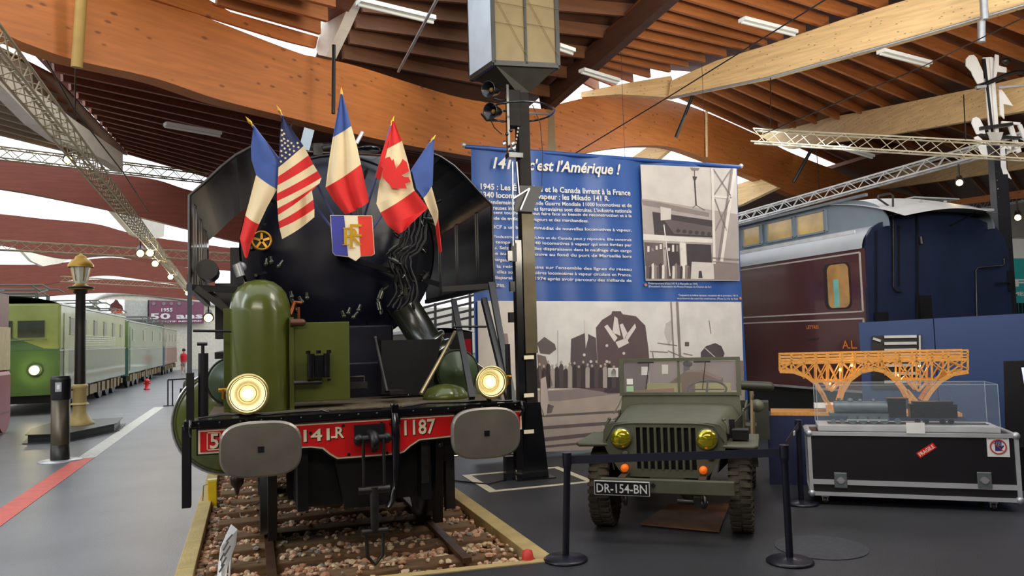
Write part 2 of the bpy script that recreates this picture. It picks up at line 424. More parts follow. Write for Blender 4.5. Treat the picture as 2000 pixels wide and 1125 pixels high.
# ---- roof bays: boarding with joists below it
def lerp(a, b, t): return a+(b-a)*t
def at_px(E, x):
    """parameter along the 3D edge E whose image stands at pixel column x"""
    k = (x-CX)/FPX; p, q = E[0]-CAM, E[1]-CAM
    u0, u1, d0, d1 = p.dot(RT), q.dot(RT), p.dot(FW), q.dot(FW)
    return (k*d0-u0)/((u1-u0)-k*(d1-d0))
def bay(A, B, ts, w=.055, h=.2, deck=.24, m=JOIST, dm=DECK, ea=.3, eb=.3, e0=0, e1=0, ja=0, jb=0, px=None):
    """A, B: 3D (start, end) of the two bearing edges; ts: joist places along them; ea/eb/e0/e1: how far the boarding runs past them"""
    up = V((0, 0, 1))
    if px: ts = [(at_px(A, a), at_px(B, b)) for a, b in px]
    for t in ts:
        ta, tb = t if isinstance(t, tuple) else (t, t)
        p, q = lerp(A[0], A[1], ta)+up*h/2, lerp(B[0], B[1], tb)+up*h/2; d = (q-p).normalized()
        struct(MB().bar(p-d*ja, q+d*jb, w, h), 'roof_joist', m)
    dA, dB = (A[1]-A[0]).normalized(), (B[1]-B[0]).normalized()
    a0, a1, b0, b1 = A[0]-dA*e0, A[1]+dA*e1, B[0]-dB*e0, B[1]+dB*e1
    d0, d1 = (b0-a0).normalized(), (b1-a1).normalized()
    q0, q1, q2, q3 = [p+up*deck for p in (a0-d0*ea, a1-d1*ea, b1+d1*eb, b0+d0*eb)]
    struct(MB().grid(lambda u, v: lerp(lerp(q0, q1, u), lerp(q3, q2, u), v), 24, 10), 'ceiling', dm, solid=.04)
def fr(n, a=0., b=1.): return [a+(b-a)*i/(n-1) for i in range(n)]
# R1 centre bay, between the white beam and the dark edge beam
J1 = wood('shaded_joist_timber', (108, 68, 42), .2); D1 = wood('shaded_boarding', (88, 56, 38), .15, kscale=1)  # the bay's shade put into darker joist and board colours
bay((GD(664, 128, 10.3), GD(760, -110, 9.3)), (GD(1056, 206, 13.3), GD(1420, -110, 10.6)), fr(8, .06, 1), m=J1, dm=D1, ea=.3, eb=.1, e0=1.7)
# R0 upper left, above the nearest frame
bay((GD(622, 72, 9.2), GD(690, -50, 7.3)), (GD(420, 14, 8.3), GD(470, -90, 6.8)), fr(5, .05, 1), eb=1.0)
_p, _n = on_line(GD(617, 95, 9.45), GD(370, 22, 8.0))
struct(MB().prism([_p(*q) for q in curve([(617, 94), (560, 80), (500, 62), (370, 21), (240, -22)])+[(240, -60), (400, -5), (450, 23), (622, 72)]], _n*.04), 'trim_10', GLAM)
# R2 right bay
bay((GD(1066, 200, 13.4), GD(1335, -40, 10.4)), (GD(1135, 181, 14.3), GD(2000, -72, 10.5)), None, deck=.27, ea=0, eb=3.6, e0=-.9, e1=3, jb=.35,
    px=[(1120, 1160), (1131, 1190), (1142, 1220), (1154, 1251), (1166, 1287), (1181, 1320), (1196, 1352), (1215, 1392), (1236, 1435), (1257, 1470), (1278, 1502), (1302, 1545), (1328, 1590), (1358, 1645), (1392, 1705), (1430, 1770), (1480, 1850), (1545, 1950)])
# R3
bay((GD(1300, 192, 14.3), GD(2140, -34, 10.1)), (GD(1462, 262, 19.5), GD(2140, 120, 12.0)), None, deck=.27, ea=-.1, eb=1.6, ja=0, jb=.5, e1=1,
    px=[(x, x+158+(x-1310)*.13) for x in (1318, 1345, 1375, 1410, 1448, 1490, 1535, 1582, 1632, 1690, 1755, 1825, 1905, 1995, 2090)])
# R4 and beyond
bay((GD(1541, 291, 21.0), GD(2140, 188, 12.7)), (GD(1656, 342, 24.6), GD(2140, 280, 17.5)), None, eb=1.5, jb=.4, px=[(x, x+115+(x-1541)*.12) for x in (1560, 1605, 1655, 1710, 1770, 1835, 1905, 1980, 2060)])
bay((GD(1720, 372, 24.8), GD(2140, 318, 18)), (GD(1760, 400, 30), GD(2140, 372, 25)), fr(7, 0, 1), dm=DECK)
# R00 below the nearest frame on the left
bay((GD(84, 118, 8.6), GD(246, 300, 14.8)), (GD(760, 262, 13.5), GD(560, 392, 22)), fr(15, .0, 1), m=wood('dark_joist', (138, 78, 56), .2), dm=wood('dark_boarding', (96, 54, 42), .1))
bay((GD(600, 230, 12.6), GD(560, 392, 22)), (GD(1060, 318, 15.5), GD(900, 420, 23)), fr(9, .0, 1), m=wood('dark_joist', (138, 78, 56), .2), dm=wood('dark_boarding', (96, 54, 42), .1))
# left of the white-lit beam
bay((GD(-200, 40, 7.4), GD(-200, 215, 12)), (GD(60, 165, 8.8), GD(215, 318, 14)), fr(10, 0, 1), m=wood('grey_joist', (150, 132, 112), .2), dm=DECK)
# ================================================================== STEAM LOCOMOTIVE
LX = .85
loco = thing('steam_locomotive', 'black and green steam locomotive with red buffer beam, draped with flags', 'locomotive', (LX, 5.9, 0))
BEAM_LO = [(-.37, .91), (.42, .90), (.50, .885), (.55, .84), (.61, .80), (1.08, .80), (1.13, .815), (1.18, .855), (1.25, .895), (2.11, .925)]
poly = BEAM_LO + [(2.11, 1.105), (-.37, 1.105)]
def inset(poly, d):
    n = len(poly); out = []
    ar = sum(poly[i][0]*poly[(i+1) % n][1]-poly[(i+1) % n][0]*poly[i][1] for i in range(n))
    sg = 1 if ar > 0 else -1
    for i in range(n):
        p = V(poly[i-1]+(0,)); q = V(poly[i]+(0,)); r = V(poly[(i+1) % n]+(0,))
        n1 = V((-(q-p).y, (q-p).x, 0)).normalized()*sg; n2 = V((-(r-q).y, (r-q).x, 0)).normalized()*sg
        m = (n1+n2).normalized(); k = d/max(.4, m.dot(n1)); out.append((q.x+m.x*k, q.y+m.y*k))
    return out
xz = lambda pts, y: [(a, y, b) for a, b in pts]
bb_ = MB().prism(xz(poly, 5.92), (0, .12, 0)).build('buffer_beam', BLKM, loco)
MB().prism(xz(inset(poly, .012), 5.912), (0, .02, 0)).build('white_border', CREAM, bb_, label='cream border line of the beam')
MB().prism(xz(inset(poly, .026), 5.905), (0, .02, 0)).build('red_plate', REDP, bb_, label='red painted front plate')
mb = MB(); mb.use(BLKM)
for a, b in ((.66, 1.06), (.70, .84), (1.02, 1.05), (.95, 1.06), (.99, .83), (.42, 1.02)): mb.cyl((a, 5.90, b), (a, 5.91, b), .012, n=8)
mb.build('rivet', None, bb_)
def ltxt(s, x0, x1, z0, z1, name='lettering', y=5.9, m=CREAM, par=bb_, bold=.02):
    mb = MB()
    textmb(mb, s, (x0+.007, y+.003, z0-.007), (1, 0, 0), (0, 0, 1), x1-x0, z1-z0, BLKM, .0, bold=bold)
    textmb(mb, s, (x0, y, z0), (1, 0, 0), (0, 0, 1), x1-x0, z1-z0, m, .0, bold=bold)
    return mb.build(name, None, par)
p, q = GY(593, 866, 5.9), GY(672, 833, 5.9)
ltxt('141', p.x, p.x+.19, p.z+.01, q.z-.005); ltxt('R', q.x-.065, q.x, p.z+.02, q.z)
MB().bb(p.x+.20, p.x+.235, 5.893, 5.9, p.z+.025, p.z+.038).build('lettering', CREAM, bb_)
p, q = GY(790, 851, 5.9), GY(850, 817, 5.9); ltxt('1187', p.x, q.x, p.z, q.z)
p, q = GY(410, 877, 5.9), GY(427, 846, 5.9); ltxt('5', p.x, q.x, p.z, q.z)
mb = MB(); p, q = GY(404, 880, 5.9), GY(431, 843, 5.9)
for a in ((p.x, p.x+.006, p.z, q.z), (q.x-.006, q.x, p.z, q.z), (p.x, q.x, p.z, p.z+.006), (p.x, q.x, q.z-.006, q.z)): mb.bb(a[0], a[1], 5.895, 5.9, a[2], a[3])
mb.build('number_frame', CREAM, bb_)
# running board, deck
mb = MB(); mb.bb(-.45, 2.12, 5.86, 6.12, 1.115, 1.165); mb.bb(-.45, 2.12, 5.88, 5.93, 1.10, 1.13)
mb.build('running_board', BLK, loco, bevel=.006)
CHK = mat('worn_chequer_plate', (116, 102, 80), .5, .2, .3, 20, bump=1, bscale=160)
MB().bb(-.3, 2.0, 6.1, 8.4, 1.13, 1.17).build('front_deck', CHK, loco)
mb = MB()
for i in range(18): mb.sphere((-.35+i*.14, 5.86, 1.14), .011, 6, 4)
mb.build('rivet', BLK, loco)
mb = MB()
for x in (-.40, 2.06): mb.tube([(x, 5.88, 1.16), (x, 5.80, 1.17), (x, 5.76, 1.10), (x, 5.84, 1.06)], .011)
mb.tube([(-.35, 5.84, 1.18), (-.2, 5.80, 1.20), (.1, 5.80, 1.185), (.5, 5.82, 1.19), (.55, 5.84, 1.17)], .009)
mb.tube([(1.1, 5.84, 1.18), (1.3, 5.82, 1.20), (1.7, 5.80, 1.19), (2.0, 5.84, 1.18)], .009)
mb.build('hand_rail', BLK, loco)
# buffers
def superplate(cx, cz, w, h, n=40):
    out = []
    for i in range(n):
        a = 2*PI*i/n; c, s_ = math.cos(a), math.sin(a)
        out.append((cx+w/2*math.copysign(abs(c)**(.62), c), cz+h/2*math.copysign(abs(s_)**(.62), s_)))
    return out
BUFP = mat('worn_buffer_steel', (142, 135, 124), .36, .5, .25, 3, bump=.08)
for cx in (.062, 1.635):
    cz = .995
    b = MB().lathe([(.0, 0), (.14, 0), (.14, .05), (.115, .07), (.115, .30), (.085, .31), (.085, .5)], (cx, 5.92, cz), (0, -1, 0)).build('buffer', BLK, loco)
    mb = MB().use(BUFP); P = superplate(cx, cz, .525, .37); P2 = superplate(cx, cz, .50, .345)
    n = len(P)
    vs = xz(P, 5.42)+xz(P, 5.385)+xz(P2, 5.372)
    mb.add(vs, [tuple(range(n))]+[(i, n+i, n+(i+1) % n, (i+1) % n) for i in range(n)]+[(n+i, 2*n+i, 2*n+(i+1) % n, n+(i+1) % n) for i in range(n)]+[tuple(range(3*n-1, 2*n-1, -1))])
    mb.build('buffer_plate', None, b, label='oval worn steel buffer plate')
    MB().bb(cx-.02, cx+.02, 5.368, 5.374, cz-.02, cz+.02).build('centre_mark', BLKM, b)
# headlamps
LENS = mat('lit_headlamp_glass', (255, 238, 170), .1, 0, 0, emit=1.1)
BULB = mat('headlamp_bulb', (255, 250, 225), .1, 0, 0, emit=3)
REFL = mat('headlamp_reflector', (226, 214, 170), .35, .3, 0)
for cx, sx, rr in ((-.02, -1, .132), (1.785, 1, .118)):
    o = V((cx, 5.72, 1.345))
    l = MB().lathe([(.0, .2), (.06, .19), (.10, .13), (rr-.012, .02), (rr, 0), (rr, -.02), (rr-.012, -.025), (rr-.016, -.01)], o, (0, 1, 0), 32).build('headlamp', BLKM, loco)
    MB().torus(o-V((0, .015, 0)), rr, .014, (0, 1, 0)).build('lamp_rim', mat('pale_brass_rim', (225, 205, 140), .3, .8, 0), l)
    MB().lathe([(rr-.012, -.01), (.085, .045), (.05, .075), (.03, .085), (0, .09)], o, (0, 1, 0), 32).build('reflector', REFL, l)
    MB().torus(o+V((0, .045, 0)), .055, .008, (0, 1, 0)).build('reflector_ring', mat('pale_brass_rim', (225, 205, 140), .3, .8, 0), l)
    MB().sphere(o+V((0, .02, 0)), .034).build('bulb', BULB, l)
    mb = MB().use(BLKM); mb.cyl(o+V((0, .06, -rr)), o+V((0, .1, -.2)), .02); mb.box(o+V((0, .08, -.17)), (.12, .07, .02)); mb.build('lamp_bracket', None, l)
    MB().cyl(o+V((sx*rr, .03, .03)), o+V((sx*(rr+.06), .05, .03)), .018).cyl(o+V((sx*(rr+.03), .03, -.03)), o+V((sx*(rr+.03), .03, .04)), .012).build('lamp_hinge', BRASS, l)
    light('headlamp_light', 'POINT', tuple(o-V((0, .06, 0))), .3, (1, .95, .82), .05)
# domed tank and cabinet
tk = MB().use(OLIVE)
tk.lathe([(.236, 0), (.236, .80), (.228, .87), (.205, .945), (.165, 1.0), (.11, 1.04), (.05, 1.058), (0, 1.062)], (.075, 6.42, 1.15), (0, 0, 1), 48)
tank = tk.build('domed_tank', None, loco, label='olive domed vertical tank')
mb = MB(); mb.bb(-.20, -.12, 6.36, 6.50, 1.17, 1.98); mb.build('side_cover', OLIVE, tank, bevel=.004)
mb = MB(); mb.bb(.29, .325, 6.26, 6.5, 1.15, 1.9); mb.cyl((.075, 6.42, 1.14), (.075, 6.42, 1.17), .25, n=40); mb.build('seam_strip', OLIVE, tank)
p, q = GY(574, 786, 6.3), GY(682, 628, 6.3)
cab_ = MB().bb(p.x, q.x, 6.3, 6.62, p.z, q.z).build('cabinet', OLIVE, loco, bevel=.006, label='square olive green cabinet')
mb = MB().use(BLK); c = GY(622, 715, 6.22)
mb.box(c, (.17, .10, .17)); mb.cyl(c+V((-.06, -.05, -.09)), c+V((-.06, -.05, .10)), .03); mb.cyl(c+V((.06, -.05, -.09)), c+V((.06, -.05, .10)), .026)
for x in (-.08, 0, .08): mb.cyl(c+V((x, -.02, .10)), c+V((x, -.02, .125)), .02, n=6); mb.cyl(c+V((x, -.02, -.12)), c+V((x, -.02, -.10)), .016, n=6)
mb.build('valve_block', None, cab_)
a = GY(574, 748, 6.2); b = GY(628, 746, 6.2)
MB().cyl(a, b, .018).build('handle', DSTEEL, cab_)
a = GY(567, 630, 6.24); b = GY(590, 630, 6.24)
MB().cyl(a, b, .03).sphere(b, .03).build('pipe_elbow', mat('brown_pipe', (96, 62, 44), .4, .3), cab_)
# smokebox, door, boiler, cab
bz = 2.60
mb = MB().use(BLKM); mb.lathe([(.93, 0), (.95, .02), (.95, .12), (.93, .14), (.93, 7.4)], (LX, 7.6, bz), (0, 1, 0), 64)
boiler = mb.build('boiler', None, loco)
mb = MB().use(NAVY); mb.lathe([(.93, 0), (.84, -.02), (.78, -.05), (.76, -.055), (.70, -.10), (.5, -.17), (.25, -.21), (0, -.22)], (LX, 7.6, bz), (0, 1, 0), 64)
door = mb.build('smokebox_door', None, loco)
mb = MB()
for i in range(20):
    a = 2*PI*i/20; c = V((LX+.84*math.cos(a), 7.58, bz+.84*math.sin(a))); e = V((-math.cos(a), 0, -math.sin(a)))
    mb.bar(c, c+e*.12-V((0, .04, 0)), .03, .025); mb.cyl(c-V((0, .07, 0)), c, .016, n=6)
mb.build('door_clamp', BLK, door)
MB().tube([(LX+.93*math.cos(a), 7.52, bz+.93*math.sin(a)) for a in [PI*(.08+.84*i/24) for i in range(25)]], .016).build('hand_rail', BLK, loco)
MB().bar(GY(660, 520, 7.3)+V((0, 0, .1)), GY(858, 556, 7.3), .035, .05).build('door_bar', BLK, door)
mb = MB(); mb.lathe([(.30, 0), (.30, .10), (.26, .16), (.26, .22), (.32, .26), (.30, .30), (.18, .31)], (LX, 8.3, bz+.88), (0, 0, 1), 32); mb.build('chimney', BLKM, loco)
# transverse feed-water heater ahead of the chimney
hh = MB().use(BLK)
hh.lathe([(0, 0), (.10, .01), (.17, .05), (.19, .10), (.19, 1.1), (.17, 1.15), (.10, 1.19), (0, 1.2)], (LX-.6, 7.9, bz+.86), (1, 0, 0), 24)
heater = hh.build('feedwater_heater', None, loco)
mb = MB()
for x in (-.25, -.05, .15): mb.tube([(LX+x, 7.75, bz+.95), (LX+x, 7.66, bz+.9), (LX+x, 7.7, bz+.78)], .018)
mb.box((LX-.2, 7.72, bz+1.02), (.09, .08, .12)); mb.cyl((LX-.16, 7.66, bz+1.02), (LX-.05, 7.66, bz+1.05), .03)
mb.build('fitting', DSTEEL, heater)
MB().bar(GY(594, 292, 7.7), GY(604, 252, 7.7), .10, .02, (0, 1, 0)).build('lamp_shield', mat('pale_blue_grey', (168, 186, 200), .4), heater)
MB().cyl(GY(696, 280, 7.6), GY(708, 258, 7.6), .02, n=8).build('whistle_valve', ALU, heater)
mb = MB(); mb.lathe([(0, 0), (.12, 0), (.12, .02), (.09, .03)], GY(720, 294, 7.6), (0, 0, 1), 16); mb.build('valve_cap', BLK, heater)
# gold headboard ring
c = GY(511, 470, 6.9)
mb = MB().use(BRASS); mb.torus(c, .078, .012, (0, 1, 0))
for i in range(5):
    a = PI/2+2*PI*i/5; mb.bar(c, c+V((math.cos(a), 0, math.sin(a)))*.075, .02, .008, (0, 1, 0))
ring = mb.build('brass_hand_wheel', None, loco, label='brass ring with a star on the left')
MB().cyl(c, c+V((.02, .6, 0)), .025).cyl(c+V((0, .02, 0)), c+V((0, .03, 0)), .06).build('spindle', BLKM, ring)
# saddle and frame
mb = MB(); mb.bb(.36, 1.34, 7.5, 9.2, 1.15, 1.85); mb.bb(.2, 1.5, 7.2, 7.6, 1.15, 1.5)
mb.build('smokebox_saddle', NAVY, loco, bevel=.02)
mb = MB().prism([GY(x, y, 6.85) for x, y in ((745, 665), (862, 662), (842, 770), (745, 770))], (0, .2, 0)); mb.build('shield_plate', BLKM, loco)
mb = MB(); mb.bb(.33, .41, 6.04, 15, .42, .95); mb.bb(1.28, 1.36, 6.04, 15, .42, .95); mb.bb(.41, 1.28, 6.2, 6.3, .42, .92); mb.bb(.3, 1.4, 6.9, 7.3, .35, .95)
mb.prism([(.60, 6.0, .80), (1.10, 6.0, .80), (1.02, 6.0, .42), (.68, 6.0, .42)], (0, .3, 0))
mb.build('main_frame', BLKM, loco)
mb = MB()
for x in (.36, 1.34): mb.cyl((x, 7.1, .95), (x, 7.1, 1.15), .05)
mb.bb(.0, .14, 6.6, 9.5, .62, .80); mb.bb(1.56, 1.70, 6.6, 9.5, .62, .80); mb.bb(-.1, 1.8, 6.9, 7.0, .78, .9)
mb.build('axle_box_frame', BLKM, loco)
for x in (.13, 1.57):
    for y, r in ((7.25, .42), (9.4, .72), (11.1, .72), (12.8, .72)):
        s_ = 1 if x > LX else -1
        w = MB().lathe([(.06, .07), (.07, .075), (.08, .05), (r-.07, .035), (r-.05, .06), (r, .06), (r, -.04), (r+.03, -.045), (r+.03, -.075), (r-.06, -.08), (r-.08, -.05), (.08, -.05), (0, -.05)], (x, y, r+.0), (s_, 0, 0), 40).build('wheel', BLKM, loco)
        mb = MB()
        for i in range(12):
            a = 2*PI*i/12; mb.bar((x, y, r), (x, y+(r-.05)*math.cos(a), r+(r-.05)*math.sin(a)), .04, .07)
        mb.build('spokes', BLKM, w)
# rail guards hanging in front of the leading wheels
for x in (.16, 1.54):
    mb = MB(); mb.prism([(x-.035, 6.45, .9), (x-.035, 6.60, .9), (x-.035, 6.66, .10), (x-.035, 6.56, .10)], (.07, 0, 0)); mb.build('rail_guard', BLKM, loco)
# pieces right under the beam
mb = MB(); mb.bb(1.28, 1.34, 6.02, 6.1, .55, .9); mb.sphere((1.43, 6.0, .85), .022); mb.bb(1.62, 1.70, 6.6, 6.7, .2, .75); mb.build('brake_rigging', DSTEEL, loco)
# cylinders and valve chests
for sx in (-1, 1):
    cx = LX+sx*1.02
    cy = MB().use(OLIVE if sx < 0 else DOLIVE)
    cy.lathe([(0, -.10), (.10, -.10), (.12, -.06), (.30, -.055), (.42, -.03), (.46, .01), (.48, .05), (.48, 1.1), (.44, 1.15), (0, 1.15)], (cx, 7.2, 1.03), (0, 1, 0), 48)
    cyo = cy.build('cylinder', None, loco, label='olive green steam cylinder')
    MB().torus((cx, 7.19, 1.03), .47, .014, (0, 1, 0), 48).build('cover_ring', mat('bright_steel', (190, 190, 185), .25, .9), cyo)
    cy = MB().use(DOLIVE); cy.lathe([(0, -.05), (.05, -.05), (.06, -.03), (.18, -.02), (.21, .01), (.21, 1.3), (0, 1.3)], (LX+sx*1.0, 6.98, 1.38), (0, 1, 0), 40)
    vo = cy.build('valve_chest', None, loco, label='dark green round valve chest')
    MB().torus((LX+sx*1.0, 6.98, 1.38), .205, .008, (0, 1, 0)).build('cover_ring', DSTEEL, vo)
# slanting steam pipes
for sx in (-1, 1):
    a = V((LX+sx*.55, 7.25, 2.02)); b = V((LX+sx*.92, 7.25, 1.42))
    d = (b-a).normalized(); L = (b-a).length
    sp_ = MB().lathe([(.15, 0), (.15, L*.55), (.19, L*.56), (.19, L*.62), (.16, L*.63), (.16, L*.70), (.2, L*.71), (.2, L*.78), (.15, L*.79), (.15, L)], a, d, 28).build('steam_pipe', mat('black_olive_paint', (34, 38, 28), .3, 0, .2, 4, coat=.4), loco)
    mb = MB(); mb.torus(a+d*L*.59, .19, .008, d); mb.torus(a+d*L*.745, .2, .008, d); mb.build('pipe_flange', mat('bright_steel', (190, 190, 185), .25, .9), sp_)
# light coloured rods
RODM = mat('tarnished_brass_rod', (150, 136, 104), .35, .6)
mb = MB().cyl(GY(889, 648, 6.75), GY(822, 769, 6.35), .017); mb.build('prop_rod', RODM, loco)
mb = MB().cyl(GY(733, 660, 6.9), GY(756, 765, 6.5), .014).sphere(GY(733, 660, 6.9), .02); mb.build('prop_rod', DSTEEL, loco)
# low fittings on the deck
mb = MB()
c = GY(697, 752, 6.5); mb.box(c, (.16, .12, .05)); mb.tube([c+V((-.06, 0, 0)), c+V((-.06, 0, .07)), c+V((.06, 0, .07)), c+V((.06, 0, 0))], .008)
c = GY(770, 765, 6.5); mb.box(c, (.12, .3, .03))
mb.build('deck_fitting', DSTEEL, loco)
MB().lathe([(0, 0), (.2, 0), (.2, .03), (.16, .09), (.08, .12), (0, .13)], (1.62, 6.55, 1.17), (0, 0, 1), 28).build('sand_cover', OLIVE, loco)
# smoke deflectors: side plate whose top leans in over the boiler
DEF = mat('deflector_black', (13, 15, 22), .2, .1, .35, 2.5, bump=.5, bscale=3, coat=.6)
prof = [(1.325, 2.18), (1.325, 2.95), (1.21, 3.06), (1.08, 3.20), (.96, 3.31), (.84, 3.385), (.74, 3.42)]
for sx in (-1, 1):
    P = [(LX+sx*(a), z) for a, z in prof]
    mb = MB().use(DEF)
    n = len(P)
    def dv(u, v, P=P):
        t = u*(n-1); i = min(int(t), n-2); w = t-i
        x = P[i][0]+(P[i+1][0]-P[i][0])*w; z = P[i][1]+(P[i+1][1]-P[i][1])*w
        return (x, 6.8+v*2.9-(0 if u < .3 else 0), z)
    mb.grid(dv, 30, 8, smooth=False)
    d = mb.build('smoke_deflector', None, loco, solid=.02, label='glossy black smoke deflector')
    MB().tube([(x, 6.8, z) for x, z in P], .014).build('edge_bead', DSTEEL if sx < 0 else BLK, d)
    mb = MB()
    for y in (7.3, 8.1, 8.9): mb.bar((P[0][0]-sx*.02, y, 2.2), (P[0][0]-sx*.02, y, 2.95), .01, .012)
    mb.build('stiffener', BLK, d)
    mb = MB(); mb.bar((P[0][0], 6.8, 2.18), (P[0][0], 9.7, 2.18), .05, .05); mb.bar((P[0][0], 6.82, 2.18), (LX+sx*.86, 6.95, 2.16), .04, .05)
    mb.build('bearer', BLKM, d)
    # upright frame from running board to deflector
    o = GY(370, 820, 6.0) if sx < 0 else GY(1003, 790, 6.0)
    t = V((P[0][0], 6.8, 2.2))
    fr_ = MB().bar(o, t, .035, .05)
    if sx > 0: fr_ = MB().bar(o, t, .02, .03).bar(o+V((-.03, 0, 0)), GY(945, 585, 6.8), .05, .06).bar(o, t+V((-.03, 0, 0)), .05, .05)
    fr_.build('upright', BLKM, loco)
    if sx > 0:
        mb = MB().bar(GY(922, 778, 6.1), GY(886, 586, 6.9), .05, .04)
    else:
        mb = MB().bar(GY(452, 612, 6.8), GY(383, 562, 6.8), .05, .05).bar(GY(440, 600, 7.0), GY(400, 560, 7.0), .04, .04).cyl(GY(377, 646, 6.1), GY(452, 647, 6.1), .01)
        mb.cyl(GY(397, 690, 6.0), GY(397, 815, 6.0), .035); mb.cyl(GY(385, 672, 6.0), GY(405, 672, 6.0), .012); mb.cyl(GY(396, 672, 6.0), GY(396, 692, 6.0), .012)
    mb.build('brace', BLKM, loco)
mb = MB().cyl(GY(991, 672, 6.0), GY(995, 785, 6.0), .022); mb.build('grab_post', BLKM, loco)
mb = MB().cyl(GY(884, 638, 6.6), GY(950, 638, 6.6), .01); mb.build('hand_rail', BLKM, loco)
# bright pressed sheet at the left
mb = MB(); mb.bb(-.44, -.39, 5.96, 6.02, 1.165, 1.5)
mb.build('grab_post', BLKM, loco)
# front steps
mb = MB(); mb.bb(-.47, -.41, 5.96, 6.04, .54, 1.12);
mb.build('footstep', BLKM, loco, bevel=.004)
mb = MB(); mb.bb(2.06, 2.12, 5.96, 6.04, .60, 1.1); mb.build('footstep', BLKM, loco, bevel=.004)
# oil cup under the left buffer
c = GY(463, 940, 5.9)
MB().lathe([(0, -.10), (.012, -.09), (.02, -.05), (.045, -.02), (.05, .03), (.03, .05), (.02, .1)], c, (0, 0, 1), 12).build('drain_cock', mat('dark_bronze', (60, 44, 34), .4, .6), loco)
# ballast green tank bottom behind the left buffer is the cylinder; coupling in the middle
hk = MB().use(BLKM); hk.bb(.74, .97, 5.86, 5.91, .92, 1.06); hk.cyl((.855, 5.9, .99), (.855, 5.72, .99), .035)
hk.tube([(.855, 5.74, 1.0), (.855, 5.66, .995), (.855, 5.62, .95), (.855, 5.66, .90), (.855, 5.70, .92)], [.035, .035, .032, .026, .014])
hk.cyl((.75, 5.72, .97), (.96, 5.72, .97), .03); hk.sphere((.75, 5.72, .97), .04, 10, 8); hk.sphere((.96, 5.72, .97), .04, 10, 8)
hook = hk.build('draw_hook', None, loco)
mb = MB()
for x in (.78, .93): mb.tube([(x, 5.70, .97), (x, 5.69, .7), (x, 5.70, .62)], .012)
mb.cyl((.74, 5.70, .60), (.97, 5.70, .60), .028); mb.cyl((.855, 5.70, .62), (.855, 5.70, .30), .035, .03); mb.cyl((.76, 5.70, .30), (.95, 5.70, .30), .024)
mb.tube([(.79, 5.70, .30), (.80, 5.70, .12), (.855, 5.70, .06), (.91, 5.70, .12), (.92, 5.70, .30)], .014)
mb.build('screw_coupling', DSTEEL, hook)
# brake hose on a bracket, right of the hook
mb = MB().use(BLK); mb.tube([(1.045, 5.88, 1.20), (1.045, 5.84, 1.10), (1.045, 5.82, .98), (1.045, 5.84, .8), (1.04, 5.86, .6), (1.0, 5.8, .48), (.96, 5.76, .44)], [.03, .034, .034, .03, .024, .024, .024]); mb.box((1.045, 5.85, 1.08), (.07, .06, .05))
mb.box((1.045, 5.85, 1.17), (.05, .06, .06)); mb.build('brake_hose', None, loco)
# pipework on the right of the smokebox
rnd = random.Random(3)
pw = MB().use(BLKM)
pts = [(772, 600), (790, 560), (775, 500), (800, 470), (815, 400), (835, 380)]
for i in range(6):
    pw.tube([GY(x+i*8-14+rnd.uniform(-3, 3), y+i*2, 7.25-.02*i) for x, y in curve(pts, 5)], .013+.003*(i % 2))
pipes = pw.build('pipework', None, loco)
mb = MB().use(mat('oily_bright_metal', (84, 86, 78), .22, .8, .4, 10))
for i in range(30):
    x = rnd.uniform(760, 850); y = rnd.uniform(395, 612)
    if y > 560: x -= 20
    c = GY(x, y, rnd.uniform(7.05, 7.3)); r = rnd.uniform(.014, .036); d = V((rnd.uniform(-1, 1), rnd.uniform(-.6, .3), rnd.uniform(-1, 1))).normalized()
    mb.cyl(c-d*r, c+d*r*1.4, r*.8, n=6); mb.cyl(c-d*r*2.2, c+d*r*2.4, r*.35, n=6)
for (x, y) in ((680, 612), (690, 620), (672, 618), (700, 606), (530, 512), (545, 520), (520, 516), (575, 595), (590, 590), (582, 605), (600, 582), (570, 580)):
    c = GY(x, y, 6.9); mb.cyl(c, c+V((rnd.uniform(-.05, .05), 0, .05)), .018, n=6); mb.sphere(c, .024, 8, 6)
mb.build('valve_fittings', None, pipes)
mb = MB(); mb.cyl(GY(583, 600, 6.85), GY(584, 632, 6.85), .012); mb.tube([GY(567, 615, 6.8), GY(575, 590, 6.85), GY(590, 592, 6.85)], .018); mb.build('copper_pipe', mat('copper_pipe', (170, 96, 52), .3, .8), pipes)
# dark shapes seen between boiler and running board on the left
mb = MB(); mb.bb(-.30, .1, 7.3, 7.9, 1.75, 2.25); mb.cyl((-.35, 7.0, 2.35), (-.35, 7.4, 2.35), .09); mb.build('air_pump', BLKM, loco)
mb = MB(); mb.sphere(GY(470, 520, 7.0)+V((0, .1, 0)), .05); mb.cyl(GY(470, 540, 7.0), GY(462, 516, 7.0), .04); mb.build('pump_cap', ALU, loco)
mb = MB(); mb.bb(LX-1.2, LX+1.2, 15, 17.5, 1.2, 3.5); mb.build('driver_cab', BLKM, loco)
MB().bb(LX-1.2, LX-1.0, 8.4, 15, 1.55, 1.62).bb(LX+1.0, LX+1.2, 8.4, 15, 1.55, 1.62).build('side_running_board', BLKM, loco)

